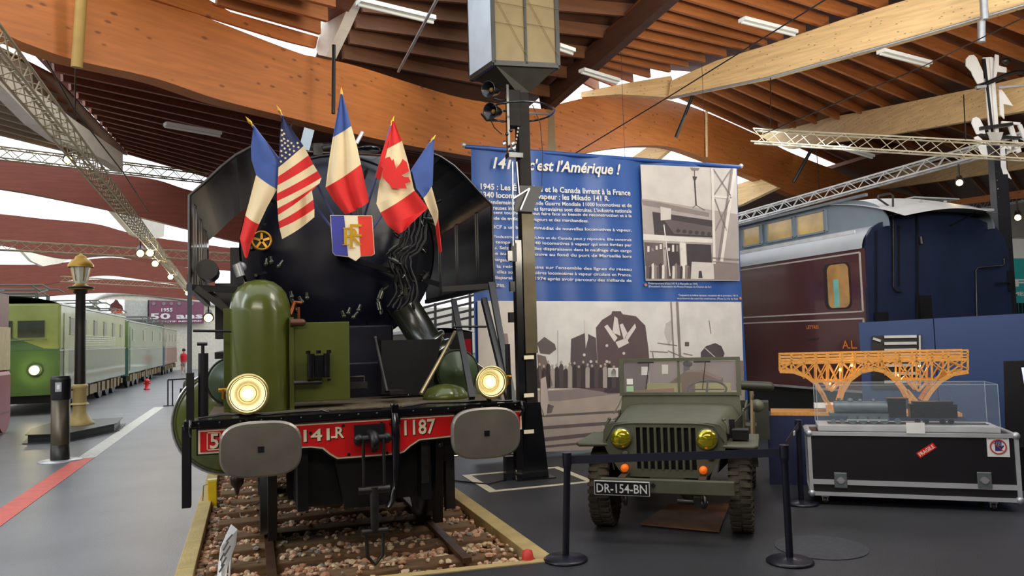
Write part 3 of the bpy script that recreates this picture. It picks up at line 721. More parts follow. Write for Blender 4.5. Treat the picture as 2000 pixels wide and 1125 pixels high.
# ---------------------------------------------------------------- flags and shield
POLE = mat('blue_grey_flag_pole', (96, 104, 160), .35, .2)
GOLD = mat('gilt', (214, 166, 70), .3, .8)
FB = mat('flag_blue_cloth', (66, 92, 160), .8, 0, .08, 8); FWH = mat('flag_white_cloth', (238, 218, 176), .8, 0, .04, 8); FR = mat('flag_red_cloth', (218, 40, 38), .8, 0, .06, 8)
FNV = mat('flag_navy_cloth', (44, 52, 92), .8, 0, .1, 8)
def px3(p, y): return GY(p[0], p[1], y)
def cloth(name, rows, bands, y0, parent, folds=3, amp=.03, label=None, nu=24, sub=6):
    """rows: (left, right) pixel pairs down the cloth; bands: material for each strip between rows"""
    mb = MB()
    for i in range(len(rows)-1):
        (a, b), (c, d) = rows[i], rows[i+1]
        m = bands[i]
        def fn(u, v, a=a, b=b, c=c, d=d, i=i):
            l = (a[0]+(c[0]-a[0])*v, a[1]+(c[1]-a[1])*v); r = (b[0]+(d[0]-b[0])*v, b[1]+(d[1]-b[1])*v)
            t = (i+v)/(len(rows)-1)
            sag = math.sin(PI*u)*3*t
            p = (l[0]+(r[0]-l[0])*u, l[1]+(r[1]-l[1])*u+sag)
            return px3(p, y0+amp*math.sin(u*PI*folds+t*2.0)*(.2+.8*t))
        mb.use(m).grid(fn, nu, sub)
    return mb.build(name, None, parent, label=label)
def flag(name, label, tip, base, y, rows, bands, **k):
    t = px3(tip, y); b = px3(base, 6.62)
    f = thing(name, label, 'flag', tuple(b), 0, 'flags fanned out above the locomotive')
    d = (t-b).normalized()
    MB().cyl(b, t-d*.06, .011, n=10).build('flag_pole', POLE, f)
    MB().lathe([(.006, -.075), (.012, -.06), (.006, -.05), (.016, -.03), (.011, -.01), (.003, .02), (0, .03)], t, d, 10).build('finial', GOLD, f)
    c = cloth('cloth', rows, bands, y-.03, f, **k)
    return f, c
f, c = flag('french_flag', 'leftmost tricolour flag of blue, cream and red, hanging beside the left smoke deflector', (484, 233), (672, 476), 6.40,
     [((495, 248), (497, 247)), ((490, 286), (522, 281)), ((491, 312), (547, 322)), ((500, 342), (541, 370)), ((486, 396), (522, 404)), ((479, 421), (506, 438)), ((468, 466), (490, 476)), ((477, 500), (484, 502))],
     [FB, FB, FB, FWH, FWH, FR, FR], folds=2)
us_rows = [((551, 226), (553, 226)), ((547, 262), (572, 255)), ((544, 327), (593, 285))]
L_ = [(544, 327), (543, 345), (542, 362), (541, 378), (541, 393), (542, 407), (543, 420), (544, 433), (546, 446), (551, 467)]
R_ = [(593, 285), (603, 303), (612, 321), (620, 334), (628, 347), (624, 358), (609, 372), (612, 390), (614, 408), (614, 424)]
us_rows += list(zip(L_[1:], R_[1:]))
f, c = flag('american_flag', 'stars and stripes flag beside the tall central tricolour', (543, 211), (676, 470), 6.38, us_rows,
     [FNV, FNV]+[FWH, FR]*4+[FWH], folds=3, amp=.035)
mb = MB()
for i in range(9):
    for j in range(5):
        t = (i+.6)/9.2
        xl, xr = 551-7*t, 553+40*t; yl, yr = 228+97*t, 228+57*t
        u = (j+.5+.25*(i % 2))/5.4
        if (xr-xl) < 12+j*7 or u > .97: continue
        p = px3((xl+(xr-xl)*u, yl+(yr-yl)*u+3*math.sin(PI*u)*t*.2), 6.302)
        pts = []
        for k in range(10):
            a = PI/2+PI*k/5+.3; r = .0125 if k % 2 == 0 else .0055
            pts.append(p+V((math.cos(a)*r, 0, math.sin(a)*r)))
        mb.add(pts, [tuple(range(10))])
mb.build('stars', FWH, c)
f, c = flag('french_flag', 'tall central tricolour flag right above the painted shield, highest of the five', (667, 177), (688, 460), 6.40,
     [((665, 184), (669, 184)), ((658, 225), (678, 215)), ((650, 268), (686, 246)), ((642, 318), (697, 284)), ((636, 366), (705, 321)), ((652, 392), (713, 358)), ((674, 419), (721, 394))],
     [FB, FB, FWH, FWH, FR, FR], folds=4)
f, c = flag('canadian_flag', 'red and white flag with a red maple leaf', (768, 232), (700, 462), 6.36,
     [((767, 236), (769, 236)), ((757, 290), (785, 275)), ((742, 350), (798, 320)), ((735, 398), (808, 368)), ((743, 415), (810, 372)), ((757, 440), (836, 406)), ((777, 457), (800, 440))],
     [FR, FWH, FWH, FWH, FR, FR], folds=3)
mb = MB(); pts = [px3(p, 6.335) for p in ((767, 238), (760, 268), (756, 292), (748, 330), (743, 350), (733, 347), (745, 300))]
mb.prism(pts, (0, .006, 0)); mb.build('folded_edge', FR, c)
leaf = [(440, 455), (455, 480), (465, 470), (480, 530), (510, 490), (520, 470), (545, 490), (560, 545), (515, 570), (530, 580), (555, 580), (570, 610), (535, 620), (545, 650), (455, 650), (440, 625), (395, 580), (400, 530), (385, 510), (415, 465)]
leaf = [(620+x*.32, 160+y*.32) for x, y in leaf]
mb = MB().prism([px3(p, 6.285) for p in leaf], (0, .004, 0)); mb.build('maple_leaf', FR, c)
f, c = flag('french_flag', 'rightmost tricolour flag with its narrow red tail hanging beside the right smoke deflector', (848, 268), (712, 470), 6.50,
     [((846, 272), (848, 272)), ((826, 298), (847, 300)), ((804, 332), (846, 336)), ((813, 368), (845, 362)), ((827, 387), (843, 364)), ((845, 425), (856, 412)), ((850, 442), (856, 425)), ((857, 492), (863, 490))],
     [FB, FB, FB, FB, FWH, FWH, FR], folds=1)
sh = thing('painted_shield', 'blue, white and red shield with gilt interlaced letters', 'shield', tuple(px3((692, 508), 6.6)))
so = [(645, 420), (727, 421), (732, 496), (726, 500), (705, 501), (695, 510), (681, 502), (655, 499), (650, 493)]
pl2 = lambda x, y, Y: GY(x, y, Y)
MB().prism([pl2(x, y, 6.28) for x, y in so], (0, .02, 0)).build('shield_board', CREAM, sh, bevel=.002)
SB = mat('shield_blue', (58, 62, 160), .4); SR = mat('shield_red', (226, 54, 40), .4)
MB().prism([pl2(x, y, 6.276) for x, y in [(646, 421), (672, 421), (680, 500), (655, 498), (650, 492)]], (0, .004, 0)).build('blue_field', SB, sh, label='blue third of the shield')
MB().prism([pl2(x, y, 6.276) for x, y in [(699, 422), (726, 422), (731, 495), (726, 499), (705, 500)]], (0, .004, 0)).build('red_field', SR, sh, label='red third of the shield')
GL = mat('gilt_letter', (206, 160, 30), .35, .5)
mb = MB()
p, q = GY(672, 478, 6.27), GY(706, 445, 6.27); textmb(mb, 'R', p, (1, 0, 0), (0, 0, 1), q.x-p.x, q.z-p.z, GL, 0, bold=-.005)
p, q = GY(684, 484, 6.268), GY(706, 438, 6.268); textmb(mb, 'F', p, (1, 0, 0), (0, 0, 1), q.x-p.x, q.z-p.z, GL, 0, bold=-.01)
for (x0, y0, x1, y1) in ((669, 478, 682, 478), (683, 484, 694, 484), (670, 446, 680, 446)):
    a, b = GY(x0, y0, 6.269), GY(x1, y1, 6.269); mb.bar(a, b, .006, .004, (0, 1, 0))
mb.build('gilt_letters', None, sh)
mb = MB(); mb.bb(.78, .94, 6.30, 7.40, 2.50, 2.56); mb.cyl((.86, 6.32, 2.40), (.86, 6.32, 2.80), .02); mb.build('flag_bracket', BLKM, loco)
# ================================================================== TRACK
RAILM = mat('rusty_rail', (92, 66, 48), .5, .5, .3, 10); SLEEP = mat('weathered_sleeper_wood', (128, 98, 66), .8, 0, .35, 5, bump=.6, bscale=50, stretch=(1, 8, 8))
for x, side in ((.14, 'left'), (1.575, 'right')):
    P = [(-.065, 0), (.065, 0), (.065, .012), (.012, .03), (.01, .105), (.035, .115), (.035, .15), (-.035, .15), (-.035, .115), (-.01, .105), (-.012, .03), (-.065, .012)]
    r = MB().prism([(x+a, 5.78 if x > 1 else 5.85, z-.15) for a, z in P], (0, 24, 0)).build('rail', RAILM)
    tag(r, 'rusty steel rail under the %s wheels of the steam locomotive' % side, 'rail')
sl = MB().box((LX, 0, -.10), (2.3, .22, .14)).build('railway_sleeper', SLEEP, local=True, bevel=.012)
ys = [5.95+.52*i for i in range(16)]
ordn = ['nearest', 'second nearest', 'third nearest', 'fourth nearest', 'fifth nearest', 'sixth nearest', 'seventh nearest', 'eighth nearest', 'ninth nearest', 'tenth nearest', 'eleventh nearest', 'twelfth nearest', 'thirteenth nearest', 'fourteenth nearest', 'fifteenth nearest', 'farthest']
for i, y in enumerate(ys):
    o = sl if i == 0 else sl.copy()
    if i: COL.objects.link(o)
    o.location = (random.uniform(-.04, .04), y, random.uniform(-.01, .01)); o.rotation_euler.z = random.uniform(-.01, .01)
    tag(o, 'brown wooden sleeper between ballast stones, %s of the row counted from the kerb' % ordn[i], 'sleeper', 'wooden sleepers under the locomotive')
# ballast stones: nobody could count them
ico = []
bm = bmesh.new(); bmesh.ops.create_icosphere(bm, subdivisions=1, radius=1)
iv = [v.co.copy() for v in bm.verts]; ifc = [tuple(v.index for v in f.verts) for f in bm.faces]; bm.free()
STM = [mat('ballast_pink', (218, 174, 144), .85, 0, .2, 20), mat('ballast_grey', (150, 142, 132), .85, 0, .2, 20), mat('ballast_cream', (230, 206, 166), .85, 0, .15, 20), mat('ballast_rust', (192, 142, 106), .85, 0, .2, 20)]
mb = MB(); rb = random.Random(11)
for i in range(14000):
    y = 5.5+8*rb.random()**1.6; x = rb.uniform(-.40, 2.02)
    if y < 5.72-.08*x: continue
    r = rb.uniform(.012, .030)
    on = any(abs(y-a) < .12 for a in ys) and -.32 < x < 2.0
    if on and rb.random() < .93: continue
    if abs(x-.14) < .08 or abs(x-1.575) < .08: continue
    z = -.085+rb.uniform(-.03, .03) if not on else -.02
    sc = V((rb.uniform(.8, 1.5), rb.uniform(.8, 1.3), rb.uniform(.55, .9)))*r; a = rb.uniform(0, 6.3); ca, sa = math.cos(a), math.sin(a)
    mb.use(rb.choices(STM, (4, 1.5, 3.5 if y < 6.6 else 1.5, 2))[0])
    vs = []
    for v in iv:
        k = 1+rb.uniform(-.25, .25); px_, py_, pz_ = v.x*sc.x*k, v.y*sc.y*k, v.z*sc.z*k
        vs.append((x+px_*ca-py_*sa, y+px_*sa+py_*ca, z+pz_))
    mb.add(vs, ifc)
o = mb.build('ballast_stones'); tag(o, 'pink, cream and grey ballast stones filling the track bed', 'ballast', kind='stuff')
o = MB().add([(-.41, 5.6, -.11), (2.03, 5.5, -.11), (2.03, 30, -.11), (-.41, 30, -.11)], [(0, 1, 2, 3)]).build('ballast_surface', mat('packed_ballast', (176, 138, 106), .95, 0, .4, 40, bump=1, bscale=60)); o['kind'] = 'structure'
# yellow marker post with its cable, slanted sign, red peg
c = GZ(415, 997, -.1)
yp = thing('yellow_marker_post', 'small bright yellow box post on the ballast under the left buffer', 'post', tuple(c))
a, b = GY(415, 997, c.y), GY(415, 936, c.y)
MB().bb(c.x-.045, c.x+.045, c.y-.04, c.y+.04, -.12, b.z).build('housing', mat('yellow_paint', (246, 206, 20), .45), yp, bevel=.004)
MB().bb(c.x-.047, c.x+.047, c.y-.042, c.y+.042, b.z-.02, b.z+.002).build('lid', mat('yellow_paint_pale', (240, 224, 120), .4), yp)
MB().tube([(c.x-.05, c.y, b.z-.05), (c.x-.09, c.y, b.z-.06), (c.x-.1, c.y, -.02), (c.x-.04, c.y-.2, -.08), (c.x+.0, c.y-.3, -.09)], .006).build('cable', mat('grey_cable', (120, 116, 104), .6), yp)
sg = thing('information_stand', 'white slanted reading board standing on the ballast at the bottom edge', 'sign', tuple(GZ(430, 1125, -.1)))
A = [GD(424, 1150, 5.6), GD(453, 1022, 6.1), GD(464, 1030, 6.0), GD(463, 1062, 5.95), GD(440, 1180, 5.5)]
P_ = [GD(420, 1170, 5.55), GD(432, 1068, 5.85), GD(452, 1024, 6.1), GD(464, 1034, 6.05), GD(461, 1062, 5.95), GD(444, 1110, 5.75), GD(436, 1172, 5.5)]
nrm = (P_[1]-P_[0]).cross(P_[3]-P_[0]).normalized()
MB().prism(P_, nrm*.012).build('board', WHITE, sg)
mb = MB()
for (x0, y0, x1, y1) in ((430, 1095, 438, 1080), (432, 1106, 442, 1088), (436, 1075, 446, 1058), (438, 1086, 450, 1066), (428, 1118, 438, 1102), (442, 1058, 454, 1044)):
    a = GD(x0, y0, 5.6); b = GD(x1, y1, 5.62); mb.bar(a, b, .012, .002, nrm)
mb.build('printed_lines', mat('grey_print', (120, 122, 130), .6), sg)
MB().cyl(GD(447, 1135, 5.75), GD(452, 1080, 5.95), .008).build('leg', WHITE, sg)
c = GZ(1031, 1102, -.03)
tag(MB().lathe([(0, 0), (.044, 0), (.046, .05), (.036, .10), (0, .115)], c, (0, 0, 1), 16).build('red_peg', mat('red_plastic', (226, 66, 58), .5)), 'small red plastic peg standing on the ballast beside the right kerb', 'peg')
c = GZ(1057, 1096, -.05); tag(MB().box(c+V((0, 0, .02)), (.06, .05, .05)).build('stone_block', KERB), 'little pale stone block next to the round post foot at the kerb corner', 'stone')
tag(MB().tube([GZ(860, 935, .01), GZ(905, 941, .01), GZ(950, 945, .01), GZ(985, 938, .01), GZ(1010, 925, .01)], .008).build('floor_cable', BLKM), 'thin black cable lying on the floor between kerb and signal mast', 'cable')
tag(MB().tube([GZ(430, 985, -.03), GZ(470, 992, -.03), GZ(500, 985, -.03), GZ(517, 972, -.02)], .006).tube([GZ(466, 990, -.04), GZ(470, 1008, -.04), GZ(482, 1025, -.05)], .006).build('thin_cable', mat('grey_cable', (120, 116, 104), .6)), 'thin grey cable lying over the sleepers beside the yellow post', 'cable')

# ================================================================== SIGNAL MAST WITH LAMP BOX (near the locomotive)
MX, MY = 3.16, 8.65
ma = thing('signal_mast', 'tall black signal mast carrying a large glazed lamp box, beside the locomotive', 'signal', (MX, MY, 0))
BRN = mat('mast_brown_black', (34, 30, 28), .7, 0, .3, 5, spec=.2); OLB = mat('mast_olive_metal', (84, 72, 44), .5, .1, .3, 4, coat=.1)
def PM(x, y, dy=0): return GY(x, y, MY+dy)
mb = MB()
zt = PM(1020, 120).z
mb.bb(MX-.04, MX+.10, MY-.07, MY+.07, 0, zt+.3); mb.build('post', BRN, ma)
mb = MB(); z = PM(1020, 690).z; mb.bb(MX-.04, MX+.115, MY-.08, MY-.065, z, PM(1020, 420).z); mb.build('cover_plate', OLB, ma)
mb = MB(); mb.bb(MX-.13, MX-.05, MY-.06, MY+.06, 0, PM(1000, 470).z)
for x, y in ((995, 500), (1000, 560), (998, 620)): mb.box(PM(x, y, -.1), (.06, .05, .12))
mb.build('cable_duct', BLK, ma)
mb = MB(); mb.bb(MX-.19, MX-.12, MY-.08, MY+.0, PM(1000, 512).z, PM(1000, 476).z); mb.build('switch_box', BLKM, ma)
mb = MB(); mb.bb(MX-.21, MX+.27, MY-.16, MY+.16, 0, .012)
mb.prism([(MX-.14, MY-.1, .012), (MX+.2, MY-.1, .012), (MX+.12, MY-.1, .9), (MX-.06, MY-.1, .9)], (0, .2, 0)); mb.bb(MX-.32, MX-.2, MY-.05, MY+.05, 0, .28)
mb.build('foot', BLK, ma)
for y in (698, 772, 843):
    c = PM(1033, y, -.1); MB().box(c, (.125, .01, .045)).build('marker_band', CREAM, ma, label='cream band on the mast')
# bracket platform
mb = MB(); mb.prism([PM(1012, 362, -.1), PM(1061, 364, -.1), PM(1040, 414, -.1), PM(1004, 412, -.1)], (0, .02, 0)); 
pb = mb.build('bracket', BLKM, ma)
mb = MB(); mb.bar(PM(1002, 388, -.13), PM(1034, 368, -.13), .02, .015); mb.bar(PM(1034, 368, -.13), PM(1016, 410, -.13), .025, .015); mb.build('white_strut', ALU, pb)
mb = MB(); mb.bar(PM(1001, 316, -.12), PM(1002, 480, -.12), .014, .012); mb.bar(PM(1009, 316, -.12), PM(1014, 378, -.12), .014, .012); mb.build('steel_rod', GALV, ma)
# middle gear: boxes, lattice plate, ring, loudspeakers
mb = MB(); mb.bb(MX-.17, MX-.02, MY-.1, MY+.05, PM(1000, 250).z, PM(1000, 180).z); mb.build('gear_box', BRN, ma, bevel=.01)
mb = MB(); mb.bb(MX-.20, MX-.17, MY-.1, MY-.04, PM(985, 310).z, PM(985, 170).z); mb.bb(MX-.21, MX-.03, MY-.16, MY-.02, PM(985, 312).z, PM(985, 303).z)
for i in range(7): mb.bb(MX-.14+.008*i, MX-.13+.01*i, MY-.16, MY-.14, PM(985, 300-i*7).z, PM(985, 296-i*7).z)
for (x, y) in ((990, 262), (998, 255), (986, 278), (1004, 285), (1001, 296)): mb.sphere(PM(x, y, -.1), .022, 8, 6)
mb.build('gear_rack', BLK, ma)
mb = MB(); 
for (x, y) in ((1001, 282), (1003, 291), (984, 282)): mb.cyl(PM(x-2, y, -.17), PM(x+3, y-3, -.17), .018)
mb.build('bright_coupling', ALU, ma)
c = PM(1013, 219); MB().torus((MX, MY, c.z), .43, .012, (0, 0, 1), 40).build('guard_ring', BLK, ma)
mb = MB(); mb.bar((MX-.42, MY, c.z), (MX+.42, MY, c.z), .02, .02); mb.build('ring_arm', BLK, ma)
for (x, y) in ((962, 176), (966, 218)):
    c = PM(x, y, -.12); d = V((-.8, -.6, -.15)).normalized()
    s_ = MB().lathe([(0, -.10), (.045, -.10), (.06, -.06), (.085, .05), (.10, .09), (.10, .10), (.09, .095), (.05, .0), (0, -.01)], c, d, 20).build('floodlight', BLK, ma)
    MB().tube([c+V((.02, 0, -.1)), c+V((.1, 0, -.12)), V((MX-.12, MY, c.z-.05))], .01).build('lamp_arm', BLKM, s_)
    MB().sphere(c+d*.02, .03, 8, 6).build('lamp_bulb', mat('amber_glass', (150, 110, 50), .1), s_)
mb = MB().tube([PM(940, 222, -.3), PM(950, 235, -.2), PM(975, 236, -.1)], .012).tube([PM(957, 232, -.2), PM(966, 250, -.15), PM(980, 262, -.1)], .006).tube([PM(1040, 205), PM(1055, 240), PM(1060, 300), PM(1058, 363)], .006)
mb.build('wiring', BLKM, ma)
# the lamp box: four glazed sides, turned towards the viewer
BX = mat('lamp_box_frame', (52, 50, 44), .4, .2, .15); GLS = mat('aged_yellow_pane', (122, 102, 56), .3, 0, .25, 2, coat=.2)
zb = PM(1015, 125, -.25).z; zt2 = zb+1.15
w = .43
fl, frr, bl = V((MX-.385, MY-.20, 0)), V((MX+.405, MY-.30, 0)), V((MX-.50, MY+.40, 0)); br = frr+(bl-fl)
U = V((0, 0, 1))
mb = MB().use(BX); q = [fl, frr, br, bl]
ex_ = (frr-fl).normalized(); ey_ = (bl-fl).normalized()
mb.prism([p+U*zt2 for p in q], U*.05)
def fbar(a, b, z0, z1, t=.05): mb.bar(a+U*z0, b+U*z1, t, t)
for p in q: mb.bar(p+U*zb, p+U*zt2, .05, .05, ex_)
for z in (zb, ): [mb.bar(q[i]+U*z, q[(i+1) % 4]+U*z, .05, .06) for i in range(4)]
m_ = (fl+frr)/2; mb.bar(m_+U*zb, m_+U*zt2, .05, .03, ex_)
bot = [V((MX-.06, MY-.07, zb-.28)), V((MX+.12, MY-.07, zb-.28)), V((MX+.12, MY+.07, zb-.28)), V((MX-.06, MY+.07, zb-.28))]
top = [p+U*zb for p in q]
mb.add(top+bot, [(i, (i+1) % 4, 4+(i+1) % 4, 4+i) for i in range(4)]+[(0, 1, 2, 3)])
lb = mb.build('lamp_box', None, ma)
for a, b, m in ((fl, m_, GLS), (m_, frr, GLS), (frr, br, GLS)):
    MB().add([a+U*zb, b+U*zb, b+U*zt2, a+U*zt2], [(0, 1, 2, 3)]).build('pane', m, lb, solid=.008)
MB().add([bl-ex_*.02+U*(zb-.02), fl-ex_*.02+U*(zb-.02), fl-ex_*.02+U*zt2, bl-ex_*.02+U*zt2], [(0, 1, 2, 3)]).build('side_panel', mat('pale_blue_panel', (216, 230, 242), .45, 0, .05), lb, solid=.01, label='pale blue side panel')
mb = MB().use(mat('thin_dark_wire', (96, 80, 42), .5))
for a, b in ((fl, m_), (m_, frr)):
    o = -ey_*.03
    mb.cyl(a+U*(zb+.85)+o, b+U*(zb+.1)+o, .003, n=5); mb.cyl(a+U*(zb+.5)+o, b+U*(zb+.45)+o, .003, n=5)
    mb.cyl(a+U*(zb+.75)+o, b+U*(zb+.7)+o, .003, n=5)
mb.build('glazing_wire', None, lb)

# ================================================================== BANNER
BY = lambda x: 10.02+(x-2.92)*.064
BX0, BX1, BZ0, BZ1, BZM = 2.92, 7.50, .10, 4.35, 2.14
ban = thing('printed_banner', 'large blue banner with white text and two grey photographs behind the jeep', 'banner', (5.2, BY(5.2), 0))
BBLUE = mat('banner_blue', (50, 90, 162), .42, 0, .10, 1.2); 
def wav(x, z): return .035*math.sin(x*5.1+z*.6)*max(0, (z-1.4)/3)+.015*math.sin(x*11+z)
def BP(x, z, off=0): return V((x, BY(x)-off, z))
mb = MB().use(BBLUE); mb.grid(lambda u, v: BP(BX0+(BX1-BX0)*u-.02*math.sin(v*PI), BZ0+(BZ1-BZ0)*v, wav(u*4.6, BZ0+4.2*v)), 120, 30)
sheet = mb.build('sheet', None, ban)
MB().cyl(BP(BX0-.08, BZ1+.0), BP(BX1+.06, BZ1+.0), .03).build('top_bar', BBLUE, ban)
mb = MB(); mb.sphere(BP(BX0-.1, BZ1+.02), .035); mb.sphere(BP(BX1+.09, BZ1+.02), .035); mb.build('bar_end', ALU, ban)
MB().cyl(BP(BX0-.02, BZ0), BP(BX1, BZ0), .05).build('bottom_hem', mat('banner_hem_blue', (40, 74, 150), .5), ban)
mb = MB()
for x in (3.6, 5.4, 6.9): mb.cyl(BP(x, BZ1), BP(x, 6.0), .004, n=5)
mb.build('hanging_wire', DSTEEL, ban)
bn = V((0, -1, 0)); bpl = lambda x, y: GP(x, y, BP(BX0, 0), V((.064, -1, 0)))
RBX = V((1, .064, 0)).normalized()
TW = mat('banner_print_white', (232, 228, 214), .5, 0, 0)
tx = MB()
def line(s, x0, y0, x1, y1, h0, h1=None, shear=0, bold=.0):
    """text between pixel (x0,y0) and (x1,y1): lower-left and lower-right; cap height px"""
    a, b = bpl(x0, y0), bpl(x1, y1); c = bpl(x0, y0-h0)
    textmb(tx, s, a-V((0, .075, 0)), b-a, U, (b-a).length, (c-a).length*(1.0), TW, 0, shear=shear, bold=bold)
line('141 R c\'est l\'Am\u00e9rique !', 960, 338, 1208, 350, 30, shear=.25, bold=.025)
line('1945 : Les \u00c9tats-Unis et le Canada livrent \u00e0 la France', 936, 372, 1227, 384, 15, bold=.02)
line('1340 locomotives \u00e0 vapeur : les Mikado 141 R.', 936, 391, 1186, 398, 15, bold=.02)
para = ['Au lendemain de la Seconde Guerre Mondiale 11000 locomotives et de', 'nombreuses infrastructures ferroviaires sont d\u00e9truites. L\'industrie nationale',
        'durement touch\u00e9e ne peut faire face au besoin de reconstruction et \u00e0 la', 'demande de trafic des voyageurs et des marchandises.', None,
        'La SNCF a un besoin imm\u00e9diat de nouvelles locomotives \u00e0 vapeur.', None,
        'Seule l\'industrie des \u00c9tats-Unis et du Canada peut y r\u00e9pondre. Elle construit', 'en un temps record 1340 locomotives \u00e0 vapeur qui sont livr\u00e9es par',
        'bateau. Seize d\'entre elles disparaissent dans le naufrage d\'un cargo', 'et une autre se retrouve au fond du port de Marseille lors', 'du d\u00e9chargement.', None,
        'C\'est la reine des trains sur l\'ensemble des lignes du r\u00e9seau', 'SNCF, elles sont les derni\u00e8res locomotives \u00e0 vapeur circulant en France.',
        'Elles disparaissent en 1974 apr\u00e8s avoir parcouru des milliards de', 'kilom\u00e8tres.']
ya = [402, 413, 423, 434, 0, 451, 0, 469, 480, 491, 502, 513, 0, 527, 538, 549, 560]
for s, y in zip(para, ya):
    if s:
        full = len(s) > 56
        x1 = 1229 if full else 940+len(s)*3.95
        line(s, 936, y-2, x1, y+3.0*(x1-936)/290+1.5, 8.2, bold=.012)
tx.build('banner_text', None, sheet)
tx = MB()
line('Embarquement d\'une 141 R \u00e0 Marseille en 1945.', 1262, 557, 1358, 558, 5); line('(Document Association du Mus\u00e9e Fran\u00e7ais du Chemin de fer)', 1262, 563, 1384, 564, 5)
line('Toujours \u00e0 la m\u00eame \u00e9poque, r\u00e9ception de la premi\u00e8re 141 R', 1320, 580, 1436, 581, 5); line('en pr\u00e9sence des autorit\u00e9s am\u00e9ricaines. (Photo La Vie du Rail)', 1318, 586, 1436, 587, 5)
tx.build('caption_text', None, sheet)
def SP(c): return mat('print_%d_%d_%d' % c, c, .55, 0, .09, 3.5)
def pp(mb, poly, c, lay): mb.use(SP(c)); mb.prism([bpl(*p)-V((0, .062+.0022*lay, 0)) for p in poly], (0, .002, 0))
def rr_(x0, y0, x1, y1): return [(x0, y0), (x1, y0), (x1, y1), (x0, y1)]
G1, G2, G3, G4, G5, G6 = (212, 206, 200), (176, 166, 162), (142, 130, 128), (104, 92, 92), (70, 62, 66), (226, 220, 212)
mb = MB()
pp(mb, [(1247, 323), (1434, 331), (1440, 549), (1257, 549)], G1, 0)
pp(mb, [(1249, 389), (1275, 393), (1390, 412), (1437, 420), (1440, 549), (1257, 549), (1252, 460)], G2, 1)
pp(mb, [(1249, 392), (1280, 396), (1380, 417), (1380, 425), (1252, 402)], G3, 2)
pp(mb, [(1270, 415), (1388, 432), (1392, 465), (1274, 460)], G5, 2)
pp(mb, [(1290, 428), (1350, 438), (1390, 445), (1390, 462), (1312, 458)], G4, 3)
for i in range(6): pp(mb, [(1320+i*12+4*math.cos(a*PI/4), 452+i*1.2+4*math.sin(a*PI/4)) for a in range(8)], G5, 4)
pp(mb, [(1285, 405), (1306, 409), (1306, 430), (1286, 432)], G1, 4)
pp(mb, [(1252, 458), (1390, 468), (1392, 476), (1252, 470)], G6, 3)
pp(mb, [(1254, 474), (1290, 476), (1292, 520), (1256, 520)], G4, 2); pp(mb, [(1296, 476), (1322, 477), (1324, 520), (1298, 520)], G5, 2); pp(mb, [(1336, 477), (1384, 479), (1386, 520), (1338, 520)], G5, 2)
pp(mb, [(1323, 474), (1334, 475), (1337, 528), (1326, 528)], G6, 3)
for i in range(26): pp(mb, [(1258+i*5, 520+3*math.sin(i*2.1)), (1262+i*5, 517+3*math.sin(i*2.1)), (1264+i*5, 524), (1263+i*5, 545), (1258+i*5, 545)], (G4, G3, G6, G5)[i*7 % 4], 4)
for i in range(9): pp(mb, rr_(1260+i*8, 482+4*math.sin(i*1.7), 1264+i*8, 490+3*math.cos(i)), (G6, G3, G1)[i % 3], 4)
pp(mb, [(1346, 512), (1388, 514), (1390, 546), (1344, 546)], G1, 5); pp(mb, [(1388, 514), (1438, 516), (1438, 546), (1390, 546)], G3, 5)
pp(mb, [(1360, 530), (1365, 530), (1367, 544), (1359, 544)], G5, 6)
# crane lattice and hook
def pl_(mb, x0, y0, x1, y1, w, c, lay):
    dx, dy = x1-x0, y1-y0; L = math.hypot(dx, dy); nx, ny = -dy/L*w/2, dx/L*w/2
    pp(mb, [(x0+nx, y0+ny), (x1+nx, y1+ny), (x1-nx, y1-ny), (x0-nx, y0-ny)], c, lay)
for a in ((1386, 330, 1390, 516, 5), (1430, 331, 1404, 512, 6), (1424, 331, 1398, 512, 3), (1390, 385, 1424, 388, 4), (1388, 332, 1422, 384, 2), (1422, 334, 1390, 382, 2), (1391, 390, 1414, 452, 2), (1420, 392, 1392, 452, 2), (1386, 505, 1438, 508, 3), (1388, 512, 1436, 516, 2)): pl_(mb, *a, G6 if a[4] > 3 else G3, 6)
pl_(mb, 1352, 333, 1352, 352, 1.5, G4, 3); pl_(mb, 1352, 352, 1355, 402, 2.5, G5, 3); pp(mb, [(1343, 329), (1362, 330), (1359, 335), (1347, 335)], G3, 3); pp(mb, [(1348, 346), (1357, 347), (1354, 354), (1350, 353)], G5, 4)
pl_(mb, 1355, 402, 1348, 407, 1.2, G4, 3); pl_(mb, 1355, 402, 1372, 412, 1.2, G4, 3); pl_(mb, 1292, 440, 1304, 540, 2, G6, 5)
mb.build('crane_photograph', None, sheet, label='grey photograph of a crane lifting a locomotive')
# lower photograph
mb = MB()
for a in rr_(0, 0, 0, 0)[:0]: pass
pp(mb, [(930, 588), (1443, 590), (1447, 705), (1450, 862), (935, 888)], (222, 212, 200), 0)
pp(mb, [(1042, 590), (1443, 590), (1447, 722), (1290, 728), (1042, 728)], (224, 220, 216), 1)
pp(mb, [(935, 760), (1060, 762), (1215, 752), (1450, 750), (1450, 862), (935, 888)], (172, 158, 148), 1)
pp(mb, [(1050, 765), (1190, 755), (1205, 768), (1090, 782), (1060, 782)], G3, 2)
for (a, b, c, d, w_) in ((1048, 812, 1205, 803, 4), (1050, 835, 1205, 824, 6), (1050, 858, 1205, 842, 7), (1050, 872, 1205, 858, 4)): pl_(mb, a, b, c, d, w_, G4, 3)
